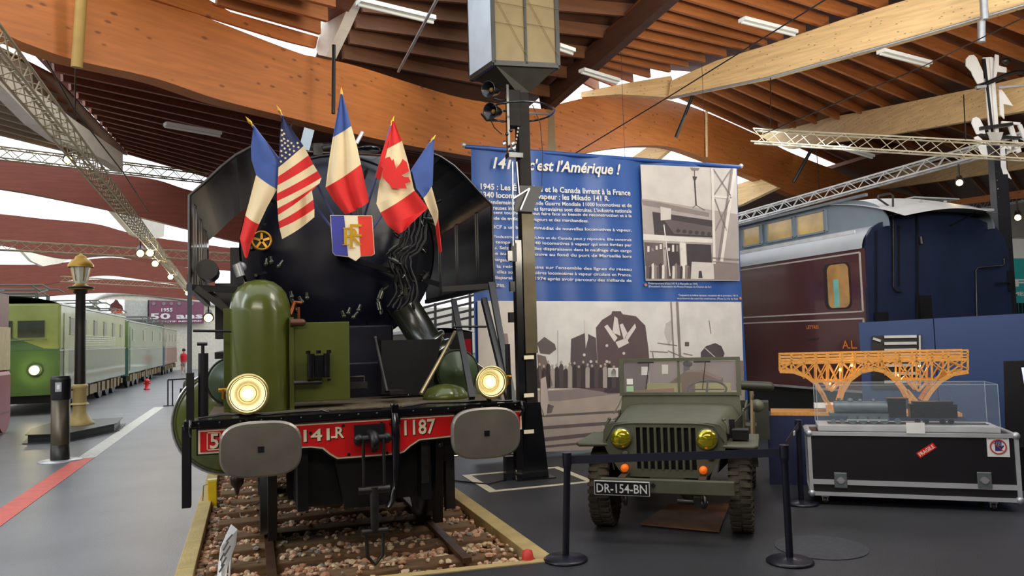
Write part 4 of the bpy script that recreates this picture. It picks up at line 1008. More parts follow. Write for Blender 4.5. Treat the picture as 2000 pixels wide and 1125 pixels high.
# big locomotive with flags in the photo
pp(mb, [(1160, 640), (1172, 625), (1190, 614), (1192, 608), (1208, 608), (1212, 614), (1238, 618), (1256, 636), (1262, 680), (1264, 706), (1262, 765), (1182, 768), (1165, 740)], (96, 80, 82), 3)
pp(mb, [(1112, 662), (1126, 656), (1140, 650), (1160, 660), (1165, 742), (1182, 766), (1120, 756), (1110, 720)], (92, 80, 84), 3)
for fpoly in ([(1176, 638), (1182, 634), (1202, 660), (1196, 668)], [(1196, 618), (1202, 622), (1208, 656), (1192, 650)], [(1206, 634), (1212, 632), (1222, 652), (1214, 664)], [(1238, 640), (1236, 632), (1216, 658), (1222, 664)], [(1198, 668), (1220, 660), (1224, 670), (1204, 680)], [(1137, 626), (1142, 622), (1145, 660), (1140, 680)]): pp(mb, fpoly, (222, 214, 210), 4)
pp(mb, rr_(1183, 718, 1203, 736), (224, 222, 216), 5); pp(mb, rr_(1248, 716, 1262, 732), (224, 222, 216), 5)
for (x, y) in ((1181, 675), (1137, 693), (1181, 706), (1214, 690), (1150, 706)): pp(mb, [(x+3*math.cos(a*PI/3), y+3*math.sin(a*PI/3)) for a in range(6)], G1, 5)
pp(mb, rr_(1176, 736, 1215, 766), G5, 4)
for i in range(18):
    x = 1050+i*8.5; h = 708+5*math.sin(i*2.3); c = ((62, 54, 58), (84, 74, 76), (70, 60, 64), (172, 160, 152))[(i*5) % 4]
    pp(mb, [(x-4, 757), (x-4.5, h+12), (x-2, h+7), (x+2, h+7), (x+4.5, h+12), (x+4, 757)], c, 5)
    pp(mb, [(x+2.4*math.cos(a*PI/3), h+3.2+3*math.sin(a*PI/3)) for a in range(6)], (188, 172, 160), 6)
pl_(mb, 1086, 645, 1086, 716, 1.5, G2, 2)
pp(mb, [(1046, 670), (1060, 658), (1080, 672), (1083, 682), (1070, 692), (1052, 690)], G4, 3); pp(mb, [(1046, 692), (1062, 696), (1068, 716), (1076, 752), (1066, 760), (1050, 745)], (124, 108, 104), 5)
pp(mb, [(1052, 740), (1062, 735), (1070, 800), (1060, 812), (1052, 790)], (190, 176, 166), 6); pp(mb, [(1066, 788), (1078, 792), (1074, 804), (1064, 806)], G4, 6)
pp(mb, [(976, 650), (988, 652), (990, 668), (984, 700), (976, 720)], (150, 128, 122), 4)
for (a, b, c, d, w_) in ((1306, 590, 1312, 705, 3), (1318, 590, 1324, 705, 5), (1330, 690, 1348, 694, 2), (1265, 686, 1300, 688, 2), (1300, 685, 1340, 702, 2), (1270, 688, 1275, 722, 2), (1380, 626, 1384, 652, 1.5), (1280, 670, 1318, 675, 2)): pl_(mb, a, b, c, d, w_, G3, 3)
pp(mb, rr_(1333, 668, 1341, 676), G4, 4)
pp(mb, [(1296, 632), (1306, 626), (1310, 660), (1302, 676), (1293, 650)], (196, 190, 186), 2)
pp(mb, [(1364, 700), (1364, 688), (1374, 676), (1392, 670), (1404, 676), (1410, 690), (1406, 702)], (88, 80, 86), 4); pl_(mb, 1372, 680, 1392, 698, 1.5, G1, 5)
pp(mb, [(1264, 706), (1447, 704), (1448, 760), (1264, 766)], (140, 126, 122), 4)
pp(mb, rr_(1330, 715, 1342, 760), G5, 5); pp(mb, rr_(1288, 712, 1300, 730), G1, 5)
mb.build('locomotive_photograph', None, sheet, label='grey photograph of a flag-decked locomotive and a crowd')
mb = MB()
for (x, y) in ((1257, 557), (1441, 583)): mb.use(mat('print_orange', (206, 130, 60), .5)); mb.cyl(bpl(x, y)-V((0, .07, 0)), bpl(x, y)-V((0, .062, 0)), .022, n=12)
mb.build('orange_dot', None, sheet)
mb = MB().use(BBLUE); mb.grid(lambda u, v: bpl(923+6*u, 590+130*v)-V((0, .07, 0)), 2, 4); 

# ================================================================== JEEP (local axes: x to its left-hand side in the photo's right, y rearwards)
JO = (3.463, 5.924, 0); JT = -.6502; JS = .973
jp = thing('military_jeep', 'olive drab open military jeep with yellow headlamps and a registration plate', 'jeep', JO, JT, scale=JS)
OD = mat('olive_drab_paint', (86, 88, 70), .5, 0, .12, 6); ODD = mat('olive_drab_dark', (54, 56, 46), .5, 0, .15, 6)
TYRE = mat('dusty_tyre_rubber', (70, 62, 50), .9, 0, .35, 9, bump=.4, bscale=60)
def L(mb, name, m=None, par=None, **k): return mb.build(name, m, par or jp, local=True, **k)
# wheels
for wx, wy in ((-.585, 0), (.615, 0), (-.585, 2.03), (.615, 2.03)):
    sx = 1 if wx > 0 else -1
    mb = MB().use(TYRE); mb.lathe([(.21, -.07), (.27, -.085), (.33, -.082), (.352, -.06), (.357, 0), (.352, .06), (.33, .082), (.27, .085), (.21, .07)], (wx, wy, .36), (1, 0, 0), 48)
    n = 34
    for i in range(n):
        a = 2*PI*i/n
        for s_, of in ((-1, 0), (1, PI/n)):
            ca, sa = math.cos(a+of), math.sin(a+of); e = V((0, ca, sa)); t = V((0, -sa, ca))
            mb.box(V((wx+s_*.045, wy, .36))+e*.352, (.078, .036, .024), (V((1, 0, 0)), t, e))
            mb.box(V((wx+s_*.088, wy, .36))+e*.325, (.012, .03, .05), (V((1, 0, 0)), t, e))
    t = L(mb, 'wheel')
    mb = MB().use(ODD); mb.lathe([(.21, -.06), (.20, -.02), (.19, .0), (.10, .01), (.06, .05), (0, .05)], (wx, wy, .36), (sx, 0, 0), 28)
    for i in range(5):
        a = 2*PI*i/5; mb.cyl((wx+sx*.01, wy+.08*math.cos(a), .36+.08*math.sin(a)), (wx+sx*.035, wy+.08*math.cos(a), .36+.08*math.sin(a)), .01, n=6)
    L(mb, 'rim', None, t)
# grille: plate with nine slots, built from bars
grl = MB().use(OD)
y0 = -.33
out = [(-.34, .50), (.34, .50), (.40, .56), (.50, .72), (.53, .80), (.52, .90), (.47, .955), (.38, .965), (-.38, .965), (-.47, .955), (-.52, .90), (-.53, .80), (-.50, .72), (-.40, .56)]
slots = [(-.235+i*.0588, -.235+i*.0588+.036) for i in range(9)]
sz0, sz1 = .565, .925
# left and right cheeks, top, bottom and the bars between slots
grl.prism([(x, y0, z) for x, z in [(-.235, .50), (-.235, .965), (-.38, .965), (-.47, .955), (-.52, .90), (-.53, .80), (-.50, .72), (-.40, .56), (-.34, .50)]], (0, .03, 0))
xr = slots[-1][1]
grl.prism([(x, y0, z) for x, z in [(xr, .50), (.34, .50), (.40, .56), (.50, .72), (.53, .80), (.52, .90), (.47, .955), (.38, .965), (xr, .965)]], (0, .03, 0))
grl.prism([(-.235, y0, sz1), (xr, y0, sz1), (xr, y0, .965), (-.235, y0, .965)], (0, .03, 0)); grl.prism([(-.235, y0, .50), (xr, y0, .50), (xr, y0, sz0), (-.235, y0, sz0)], (0, .03, 0))
for i in range(8): grl.prism([(slots[i][1], y0, sz0), (slots[i+1][0], y0, sz0), (slots[i+1][0], y0, sz1), (slots[i][1], y0, sz1)], (0, .03, 0)); grl.cyl((slots[i][1]+.011, y0, sz0), (slots[i][1]+.011, y0, sz1), .0115, n=8)
gr = L(grl, 'grille', label='grille with nine upright slots')
L(MB().bb(-.26, .32, y0+.06, y0+.10, .52, .95), 'radiator', BLKM, gr)
YG = mat('yellow_headlamp_glass', (196, 184, 30), .12, .75, .35, 9, coat=1)
for x in (-.365, .365):
    h = L(MB().lathe([(.088, .03), (.094, .01), (.094, -.02), (.084, -.03)], (x, y0, .83), (0, 1, 0), 28), 'headlamp', OD)
    L(MB().lathe([(.084, -.03), (.07, -.045), (.04, -.056), (0, -.06)], (x, y0, .83), (0, 1, 0), 28), 'headlamp_glass', YG, h)
    L(MB().lathe([(.084, .0), (.05, .03), (0, .04)], (x, y0, .83), (0, 1, 0), 20), 'reflector', ALU, h)
for x in (-.335, .39): L(MB().lathe([(.036, .02), (.036, -.03), (.028, -.04), (0, -.042)], (x, y0, .69), (0, 1, 0), 16), 'blackout_lamp', ODD)
OR = mat('orange_indicator_glass', (246, 108, 18), .3, 0, 0, emit=.25)
for x in (-.33, .33):
    t = L(MB().cyl((x, -.37, .44), (x, -.37, .56), .016).bb(x-.03, x+.03, -.45, -.36, .49, .50), 'indicator_bracket', OD)
    L(MB().lathe([(.032, .03), (.034, 0), (.03, -.02), (.018, -.032), (0, -.036)], (x, -.42, .585), (0, 1, 0), 18), 'indicator_lamp', OR, t, label='orange indicator lamp')
# hood
def hood(u, v):
    # v 0 front .. 1 windscreen ; u across
    w = .50+.12*v; a = -1+2*u; z = .975+.02*v-.0*abs(a)
    x = a*w; e = abs(a)
    z -= .055*e**6 + (.10*max(0, e-.86)/.14 if e > .86 else 0)
    z += .018*math.exp(-(a/.12)**2)*0 - .015*(1-v)*(1)
    return (x, -.335+v*1.42, z)
L(MB().grid(hood, 40, 12), 'bonnet', OD, solid=.012)
for sx in (-1, 1):
    mb = MB().add([(sx*.50, -.32, .87), (sx*.62, 1.08, .90), (sx*.60, 1.08, .55), (sx*.44, -.32, .55)], [(0, 1, 2, 3)])
    L(mb, 'bonnet_side', ODD, solid=.01)
    # flat front wing with rolled edges
    P = [(sx*.46, -.30), (sx*.735, -.36), (sx*.76, -.30), (sx*.76, .42), (sx*.60, .42), (sx*.50, .3)]
    mb = MB().prism([(x, y, .765) for x, y in P], (0, 0, .018)); mb.tube([(sx*.46, -.31, .77), (sx*.735, -.37, .77), (sx*.765, -.30, .77), (sx*.765, .42, .77)], .016)
    mb.prism([(sx*.60, .40, .77), (sx*.76, .40, .77), (sx*.76, .62, .45), (sx*.60, .62, .45)], (0, .02, .0)); mb.bb(min(sx*.60, sx*.76), max(sx*.60, sx*.76), .6, 2.8, .45, .48)
    L(mb, 'front_wing', OD)
    mb = MB().prism([(sx*.62, 1.05, .45), (sx*.62, 1.05, .93), (sx*.62, 1.35, .93), (sx*.62, 1.5, .60), (sx*.62, 2.0, .60), (sx*.62, 2.1, .88), (sx*.62, 2.85, .88), (sx*.62, 2.85, .45)], (sx*.02, 0, 0)); L(mb, 'tub_side', OD)
    mb = MB().bb(min(sx*.44, sx*.5), max(sx*.44, sx*.5), -.28, -.1, .78, .9); 
for x in (.50, -.5):
    L(MB().tube([(x, -.15, .97), (x+.03*(1 if x > 0 else -1), -.17, .93), (x+.03*(1 if x > 0 else -1), -.17, .86)], .014).sphere((x, -.15, .975), .018), 'bonnet_catch', OD)
L(MB().bb(.56, .70, -.1, .06, .80, .88).bb(.53, .58, .1, .14, .78, .95), 'horn', BLKM)
# windscreen: cowl panel and frame
L(MB().prism([(-.62, 1.08, .88), (.62, 1.08, .88), (.60, 1.10, 1.09), (-.60, 1.10, 1.09)], (0, .03, 0)), 'cowl', OD)
mb = MB()
for a, b in (((-.60, 1.10, 1.08), (-.60, 1.13, 1.46)), ((.60, 1.10, 1.08), (.60, 1.13, 1.46))): mb.bar(a, b, .045, .03, (0, 1, 0))
mb.bar((-.62, 1.13, 1.455), (.62, 1.13, 1.455), .03, .035); mb.bar((-.60, 1.10, 1.10), (.60, 1.10, 1.10), .03, .03); mb.bar((0, 1.10, 1.10), (0, 1.13, 1.45), .025, .012, (0, 1, 0))
wf = L(mb, 'windscreen_frame', OD)
GLASS = mat('clear_glass', (225, 232, 232), .05, 0, 0, alpha=.13)
for a, b in ((-.58, -.012), (.012, .58)): L(MB().add([(a, 1.105, 1.11), (b, 1.105, 1.11), (b, 1.13, 1.44), (a, 1.13, 1.44)], [(0, 1, 2, 3)]), 'windscreen_pane', GLASS, wf)
L(MB().prism([(-.545, 1.095, 1.20), (-.48, 1.095, 1.20), (-.48, 1.10, 1.26), (-.545, 1.10, 1.26)], (0, .004, 0)), 'sticker', WHITE, wf, label='white sticker')
L(MB().prism([(-.55, 1.09, 1.125), (-.475, 1.09, 1.125), (-.475, 1.095, 1.185), (-.55, 1.095, 1.185)], (0, .004, 0)), 'sticker', mat('green_sticker', (170, 205, 160), .5), wf, label='pale green sticker')
mb = MB(); 
for x in (-.30, .28): mb.cyl((x-.12, 1.09, 1.43), (x+.05, 1.09, 1.43), .008); mb.bar((x, 1.085, 1.43), (x-.04, 1.075, 1.15), .008, .006, (0, 1, 0))
L(mb, 'wiper', BLKM, wf)
L(MB().bb(-.62, -.60, .6, 1.1, .88, .885).tube([(-.60, 1.1, 1.07), (-.61, .95, 1.0), (-.63, .75, .93)], .006), 'stay', OD)
# interior: steering wheel, seats, rear mirror ball
st = L(MB().torus((.26, 1.42, 1.12), .20, .012, (0, -.45, 1)).cyl((.26, 1.42, 1.12), (.26, 1.05, .85), .015).bar((.08, 1.42, 1.12), (.44, 1.42, 1.12), .02, .01).bar((.26, 1.24, 1.045), (.26, 1.60, 1.20), .02, .01), 'steering_wheel', BLKM)
SEAT = mat('khaki_canvas', (132, 122, 74), .9, 0, .1); SEATB = mat('brown_canvas', (98, 66, 50), .9, 0, .1)
for x in (-.28, .28): L(MB().bb(x-.22, x+.22, 1.7, 2.05, .74, .82).prism([(x-.2, 2.0, .8), (x+.2, 2.0, .8), (x+.2, 2.1, 1.14), (x-.2, 2.1, 1.14)], (0, .05, 0)), 'seat', SEAT)
L(MB().prism([(-.26, 2.3, .85), (.36, 2.3, .85), (.36, 2.3, 1.16), (.12, 2.3, 1.26), (-.06, 2.3, 1.26), (-.26, 2.3, 1.12)], (0, .5, 0)), 'load_cover', SEATB)
L(MB().bb(-.6, .6, 1.1, 2.85, .44, .47).bb(-.62, .62, 2.8, 2.85, .45, .88), 'floor_pan', ODD)
L(MB().prism([(-.56, 1.5, .9), (-.1, 1.5, .9), (-.1, 1.5, 1.13), (-.56, 1.5, 1.10)], (0, .02, 0)), 'canvas_door', mat('tan_canvas', (140, 100, 74), .9))
m_ = L(MB().sphere((.08, 1.3, 1.40), .05, sc=(1, .4, .7)).cyl((.08, 1.3, 1.44), (.08, 1.14, 1.47), .006), 'rear_view_mirror', BLKM)
mi = L(MB().tube([(.63, 1.15, .92), (.72, 1.0, 1.02), (.74, 1.0, 1.1)], .01), 'mirror_arm', OD); L(MB().lathe([(0, -.02), (.06, -.015), (.065, 0), (.06, .02), (0, .03)], (.77, .95, .99), (0, -1, .1), 20), 'side_mirror', OD, mi)
L(MB().cyl((.72, 1.1, .45), (.72, 1.1, 1.12), .02).cyl((.70, .6, .42), (.72, .9, 1.05), .014).box((.72, 1.1, .8), (.04, .08, .2)), 'tool_handle', mat('dusty_wood', (120, 104, 76), .8))
L(MB().cyl((.60, 1.75, 1.14), (.90, 1.8, 1.12), .05).sphere((.60, 1.75, 1.14), .05).sphere((.90, 1.8, 1.12), .05), 'rolled_canvas', ODD)
L(MB().box((.80, 1.9, .75), (.16, .3, .4)).bb(.62, .75, 1.3, 1.6, .5, .75), 'stowage_box', ODD)
# bumper, plate, shackles, axle
bu = L(MB().bb(-.50, .585, -.64, -.58, .425, .535), 'bumper', OD, bevel=.006)
L(MB().cyl((-.06, -.643, .49), (-.06, -.65, .49), .018), 'bolt', BLKM, bu)
L(MB().bb(-.36, -.30, -.6, .6, .46, .54).bb(.30, .36, -.6, .6, .46, .54).cyl((-.58, 0, .36), (.58, 0, .36), .04).sphere((.2, 0, .34), .12), 'chassis', ODD)
for x in (-.30, .34): L(MB().torus((x, -.62, .37), .045, .014, (1, .4, 0)).box((x, -.60, .42), (.04, .06, .06)), 'shackle', DSTEEL)
L(MB().cyl((.12, -.55, .35), (.36, -.5, .33), .02).box((.3, -.5, .34), (.1, .08, .08)), 'tow_eye', DSTEEL)
np_ = L(MB().bb(-.545, -.085, -.675, -.655, .405, .52), 'number_plate', WHITE, label='registration plate with white characters on black')
L(MB().bb(-.54, -.09, -.678, -.672, .41, .515), 'plate_field', BLKM, np_)
mb = MB(); textmb(mb, 'DR-154-BN', (-.525, -.679, .425), (1, 0, 0), (0, 0, 1), .42, .075, WHITE, 0.0, bold=.01); L(mb, 'plate_lettering', None, np_)
# board under the jeep
a, b, c, d = GZ(1250, 1025, .01), GZ(1405, 1040, .01), GZ(1425, 985, .01), GZ(1310, 985, .01)
tag(MB().prism([a, b, c, d], (0, 0, .012)).build('drip_board', mat('stained_plywood', (134, 92, 60), .7, 0, .5, 3)), 'stained brown board lying on the floor under the jeep', 'board')

# ================================================================== BARRIER POSTS
PB = mat('barrier_blue_black', (22, 24, 38), .4, .1, .1, coat=.2)
def stanchion(px, py, tx_, ty, label):
    g = GZ(px, py); D = (g-CAM).dot(FW); t = GD(tx_, ty, D); h = t.z
    s_ = thing('barrier_post', label, 'barrier post', tuple(g), 0, 'belt barrier posts')
    MB().lathe([(0, 0), (.165, 0), (.168, .012), (.15, .024), (.05, .034), (.03, .04), (0, .04)], g, (0, 0, 1), 36).build('base', PB, s_)
    tp = V((t.x, t.y, h)); MB().cyl(g+V((0, 0, .03)), tp-V((0, 0, .1)), .026, n=16).build('pole', PB, s_)
    MB().cyl(tp-V((0, 0, .13)), tp-V((0, 0, .09)), .026, .034).cyl(tp-V((0, 0, .09)), tp, .034, n=16).build('head', PB, s_)
    return s_, tp
s1, t1 = stanchion(1105, 1094, 1107, 884, 'dark barrier post at the front left of the jeep, on the kerb corner')
s2, t2 = stanchion(1543, 1098, 1531, 869, 'dark barrier post at the front right of the jeep')
d = (t1-t2); mb = MB(); 
mb.bar(t2-V((0, 0, .055)), t1-V((0, 0, .055)), .005, .06); mb.build('belt', mat('navy_belt_webbing', (26, 28, 48), .8), s2)
g3 = GZ(1562, 986); s3, t3 = stanchion(1565, 984, 1559, 820, 'dark barrier post standing behind, left of the wheeled black case')
mb = MB(); a = t3-V((0, 0, .05)); b = t2+V((.02, 0, .0)); mb.bar(a, b, .004, .055); mb.build('belt', mat('navy_belt_webbing', (26, 28, 48), .8), s3)
c = a+(b-a)*.48
x_, y_, z_ = basis(b-a)
tg = MB().box(c, (.02, .03, .16), (x_, y_, z_)).build('belt_tag', WHITE, s3, label='white tag with small red print'); MB().box(c-x_*.0-V((.011, .011, 0)), (.004, .012, .12), (x_, y_, z_)).build('tag_print', mat('small_red_print', (190, 110, 100), .6), s3)
# ================================================================== WHEELED BLACK CASE WITH MODEL LOCOMOTIVE
ca, cb = GZ(1612, 985), GZ(1960, 999)
cdir = (cb-ca).normalized(); cn = V((cdir.y, -cdir.x, 0)).normalized()   # towards the viewer
if cn.dot(CAM-ca) < 0: cn = -cn
ca = ca+cn*.03
CPf = lambda x, y, o=0: GP(x, y, ca+cn*o, cn)
ZC = V((0, 0, 1)); CAX = (cdir, cn, ZC)
TLc, TRc, BLc, BRc = CPf(1578, 846), CPf(1982, 852), CPf(1586, 968), CPf(1992, 972)
zb_, zt_ = (BLc.z+BRc.z)/2, (TLc.z+TRc.z)/2
o0 = BLc.copy(); Lc = (BRc-BLc).length; Dc = .55
def CC(u, d, z): return V((o0.x, o0.y, 0))+cdir*u-cn*d+ZC*z      # along, into depth, height
case = thing('wheeled_flight_case', 'long black case on wheels with metal edges, fragile sticker and hand sign', 'case', tuple(CC(Lc/2, Dc/2, 0)))
CB = mat('case_black_laminate', (20, 18, 24), .45, 0, .15, 6, coat=.2)
MB().box(CC(Lc/2, Dc/2, (zb_+zt_)/2), (Lc, Dc, zt_-zb_), CAX).build('body', CB, case)
mb = MB().use(ALU); t = .034
for d in (0, Dc):
    for z in (zb_, zt_): mb.bar(CC(0, d, z), CC(Lc, d, z), t, t)
    for u in (0, Lc): mb.bar(CC(u, d, zb_), CC(u, d, zt_), t, t, cdir)
for u in (0, Lc):
    for z in (zb_, zt_): mb.bar(CC(u, 0, z), CC(u, Dc, z), t, t)
zl = CPf(1780, 946).z
mb.bar(CC(0, -.006, zl), CC(Lc, -.006, zl), .012, .045)
mb.build('edge_profile', None, case, label='aluminium edge profile')
mb = MB()
for u in (0, Lc):
    for z in (zb_, zt_): mb.sphere(CC(u, 0, z), .036, 12, 8)
mb.build('corner_cap', GALV, case)
for px_ in (1642, 1923):
    c = CPf(px_, 938, .012); l = MB().box(c, (.115, .018, .145), CAX).build('butterfly_latch', mat('latch_zinc', (140, 152, 152), .35, .7, .1), case, bevel=.006)
    MB().cyl(c+cn*.012, c+cn*.02, .03).box(c+cn*.016, (.07, .01, .012), CAX).build('latch_wing', GALV, l)
for u in (.12, Lc-.2):
    for d in (.06, Dc-.06):
        c = CC(u, d, 0); w = MB().cyl(c+cdir*-.015+ZC*.036, c+cdir*.015+ZC*.036, .036, n=20).build('castor', DSTEEL, case)
        MB().box(c+ZC*.075, (.07, .06, .012), CAX).box(c+ZC*.055-cdir*.022, (.006, .04, .05), CAX).box(c+ZC*.055+cdir*.022, (.006, .04, .05), CAX).build('castor_fork', GALV, w)
MB().bar(CC(-.02, .12, zt_+.012), CC(-.02, .45, zt_+.012), .03, .02).build('handle', GALV, case)
# stickers
x_, y_ = (CPf(1828, 872)-CPf(1795, 893)), None
a = CPf(1793, 890, .003); rt = (CPf(1823, 871, .003)-a).normalized(); up_ = cn.cross(rt) if cn.cross(rt).z > 0 else -cn.cross(rt)
stk = MB().box(a+rt*.088+up_*.0, (.175, .055, .003), (rt, up_, cn)).build('sticker', REDP, case, label='red fragile sticker')
mb = MB(); textmb(mb, 'FRAGILE', a+rt*.012-up_*.018+cn*.003, rt, up_, .15, .036, CREAM, 0, bold=.02); mb.build('sticker_lettering', None, stk)
p, q = CPf(1929, 892, .004), CPf(1970, 853, .004); wd = (V((q.x, q.y, 0))-V((p.x, p.y, 0))).length; hh_ = q.z-p.z
c = (p+q)/2; ns = MB().box(c, (wd, .004, hh_), CAX).build('notice', WHITE, case, label='white notice with a crossed-out hand')
mb = MB().use(mat('notice_red', (190, 60, 60), .5)); mb.torus(c+cn*.004, .062, .006, cn, 28, 6); mb.bar(c+cn*.006-cdir*.045+ZC*.045, c+cn*.006+cdir*.045-ZC*.045, .006, .003, cn)
mb.use(mat('notice_blue', (52, 52, 110), .5)); mb.box(c+cn*.003-ZC*.015, (.05, .002, .045), CAX)
for i in range(4): mb.box(c+cn*.003+cdir*(-.02+i*.014)+ZC*(.025+(.006 if i in (1, 2) else 0)), (.01, .002, .05), CAX)
mb.bar(c+cn*.003+cdir*.02-ZC*.02, c+cn*.003+cdir*.042+ZC*.012, .012, .002, cn); mb.build('hand_symbol', None, ns)
mb = MB(); textmb(mb, 'NE PAS TOUCHER', p+cdir*.01*0+V((0, 0, hh_-.022))+cn*.003+(cdir if cdir.dot(q-p) > 0 else -cdir)*.012, cdir, ZC, wd-.024, .012, mat('notice_grey', (110, 110, 130), .5), 0); mb.build('notice_lettering', None, ns)
# showcase on top
sc = thing('display_showcase', 'clear showcase with a model steam locomotive, standing on the wheeled case', 'showcase', tuple(CC(Lc/2, Dc/2, zt_+.02)))
u0, u1 = .09, Lc-.10; d0, d1 = .06, Dc-.05; zs = zt_+.018
MB().box(CC((u0+u1)/2, (d0+d1)/2, zs+.025), (u1-u0, d1-d0, .05), CAX).build('plinth', mat('pale_grey_plinth', (178, 180, 182), .5), sc)
zc1 = zs+.44
PLX = mat('acrylic_sheet', (200, 215, 225), .03, 0, 0, alpha=.09); PLE = mat('acrylic_edge', (190, 205, 215), .2, 0, 0, alpha=.45)
mb = MB()
for (A, B) in (((u0, d0), (u1, d0)), ((u0, d1), (u1, d1)), ((u0, d0), (u0, d1)), ((u1, d0), (u1, d1))): mb.add([CC(*A, zs+.05), CC(*B, zs+.05), CC(*B, zc1), CC(*A, zc1)], [(0, 1, 2, 3)])
mb.add([CC(u0, d0, zc1), CC(u1, d0, zc1), CC(u1, d1, zc1), CC(u0, d1, zc1)], [(0, 1, 2, 3)]); mb.build('acrylic_cover', PLX, sc)
mb = MB()
for A in ((u0, d0), (u1, d0), (u1, d1), (u0, d1)): mb.bar(CC(*A, zs+.05), CC(*A, zc1), .006, .006, cdir)
for A, B in (((u0, d0), (u1, d0)), ((u0, d1), (u1, d1)), ((u0, d0), (u0, d1)), ((u1, d0), (u1, d1))): mb.bar(CC(*A, zc1), CC(*B, zc1), .005, .005)
mb.build('cover_edge', PLE, sc)
c = CPf(1788, 836, .02); MB().box(c, (.155, .004, .10), CAX).build('caption_card', WHITE, sc)
# model train
mo = thing('model_locomotive', 'small grey-black model steam engine and tender inside the clear showcase', 'model train', tuple(CC(Lc/2, Dc/2, zs+.06)))
MG = mat('model_grey', (92, 104, 110), .4, .1, .15, 20); MK = mat('model_black', (26, 27, 32), .35, 0, .1, coat=.3)
zr = zs+.052; dm = (d0+d1)/2
mu = lambda u, z, d=dm: CC(u, d, zr+z)
U0 = .26
mb = MB(); mb.bar(mu(u0+.1, .004, dm-.05), mu(u1-.05, .004, dm-.05), .006, .008); mb.bar(mu(u0+.1, .004, dm+.05), mu(u1-.05, .004, dm+.05), .006, .008); mb.build('track', DSTEEL, mo)
mb = MB(); mb.cyl(mu(U0, .155), mu(U0+.48, .155), .062, n=24); mb.box(mu(U0+.28, .085), (.62, .10, .03), CAX); mb.box(mu(U0-.02, .09), (.06, .13, .03), CAX)
for u in (.06, .15, .24, .36): mb.sphere(mu(U0+u, .218), .022 if u != .15 else .03, 12, 8)
mb.cyl(mu(U0+.05, .2), mu(U0+.05, .245), .018); mb.build('boiler', MG, mo)
mb = MB(); mb.box(mu(U0+.56, .15), (.15, .14, .17), CAX); mb.box(mu(U0+.565, .242), (.19, .15, .012), CAX); mb.build('cab', MK, mo)
mb = MB(); mb.box(mu(U0+.87, .125), (.40, .13, .13), CAX); mb.box(mu(U0+.87, .20), (.34, .10, .03), CAX); mb.build('tender', MK, mo)
for u, r in ((-.02, .022), (.06, .022), (.15, .042), (.245, .042), (.34, .042), (.435, .042), (.55, .028)):
    w = MB().cyl(mu(U0+u, r+.008, d0+.115), mu(U0+u, r+.008, d0+.10), r, n=18).build('wheel', MG, mo)
for u in (.72, .79, .93, 1.0):
    MB().cyl(mu(U0+u, .034, d0+.115), mu(U0+u, .034, d0+.10), .026, n=14).build('wheel', MK, mo)
MB().bar(mu(U0+.10, .045, d0+.095), mu(U0+.46, .045, d0+.095), .006, .01).build('side_rod', ALU, mo)

# ================================================================== WOODEN BRIDGE MODEL ON A BLUE PLINTH
PLB = mat('dark_blue_plinth', (26, 36, 72), .6, 0, .1)
bo = ca-cn*1.15
BPf = lambda x, y, o=0: GP(x, y, bo+cn*o, cn)
pt = BPf(1500, 806, .2)
pz = pt.z
def BL(x, o): p = BPf(x, 800, 0); return V((p.x, p.y, 0))+cn*o
uA, uB = BL(1497, .22), BL(1875, .22)
pa = MB(); pa.prism([uA+ZC*0, uB, uB-cn*.5, uA-cn*.5], (0, 0, pz-.03))
pl_o = pa.build('display_plinth', PLB); tag(pl_o, 'dark blue plinth behind the wheeled case, carrying the wooden bridge', 'plinth')
BW = mat('varnished_pine', (206, 146, 72), .4, 0, .15, 8, stretch=(1, 6, 6), coat=.2)
br_ = thing('bridge_model', 'wooden trestle arch bridge model lit from inside by small lamps', 'model bridge', tuple(BL(1690, 0)+ZC*pz))
mb = MB(); mb.prism([BL(1505, .2)+ZC*(pz-.03), BL(1870, .2)+ZC*(pz-.03), BL(1870, -.22)+ZC*(pz-.03), BL(1505, -.22)+ZC*(pz-.03)], (0, 0, .035)); mb.build('base_board', BW, br_)
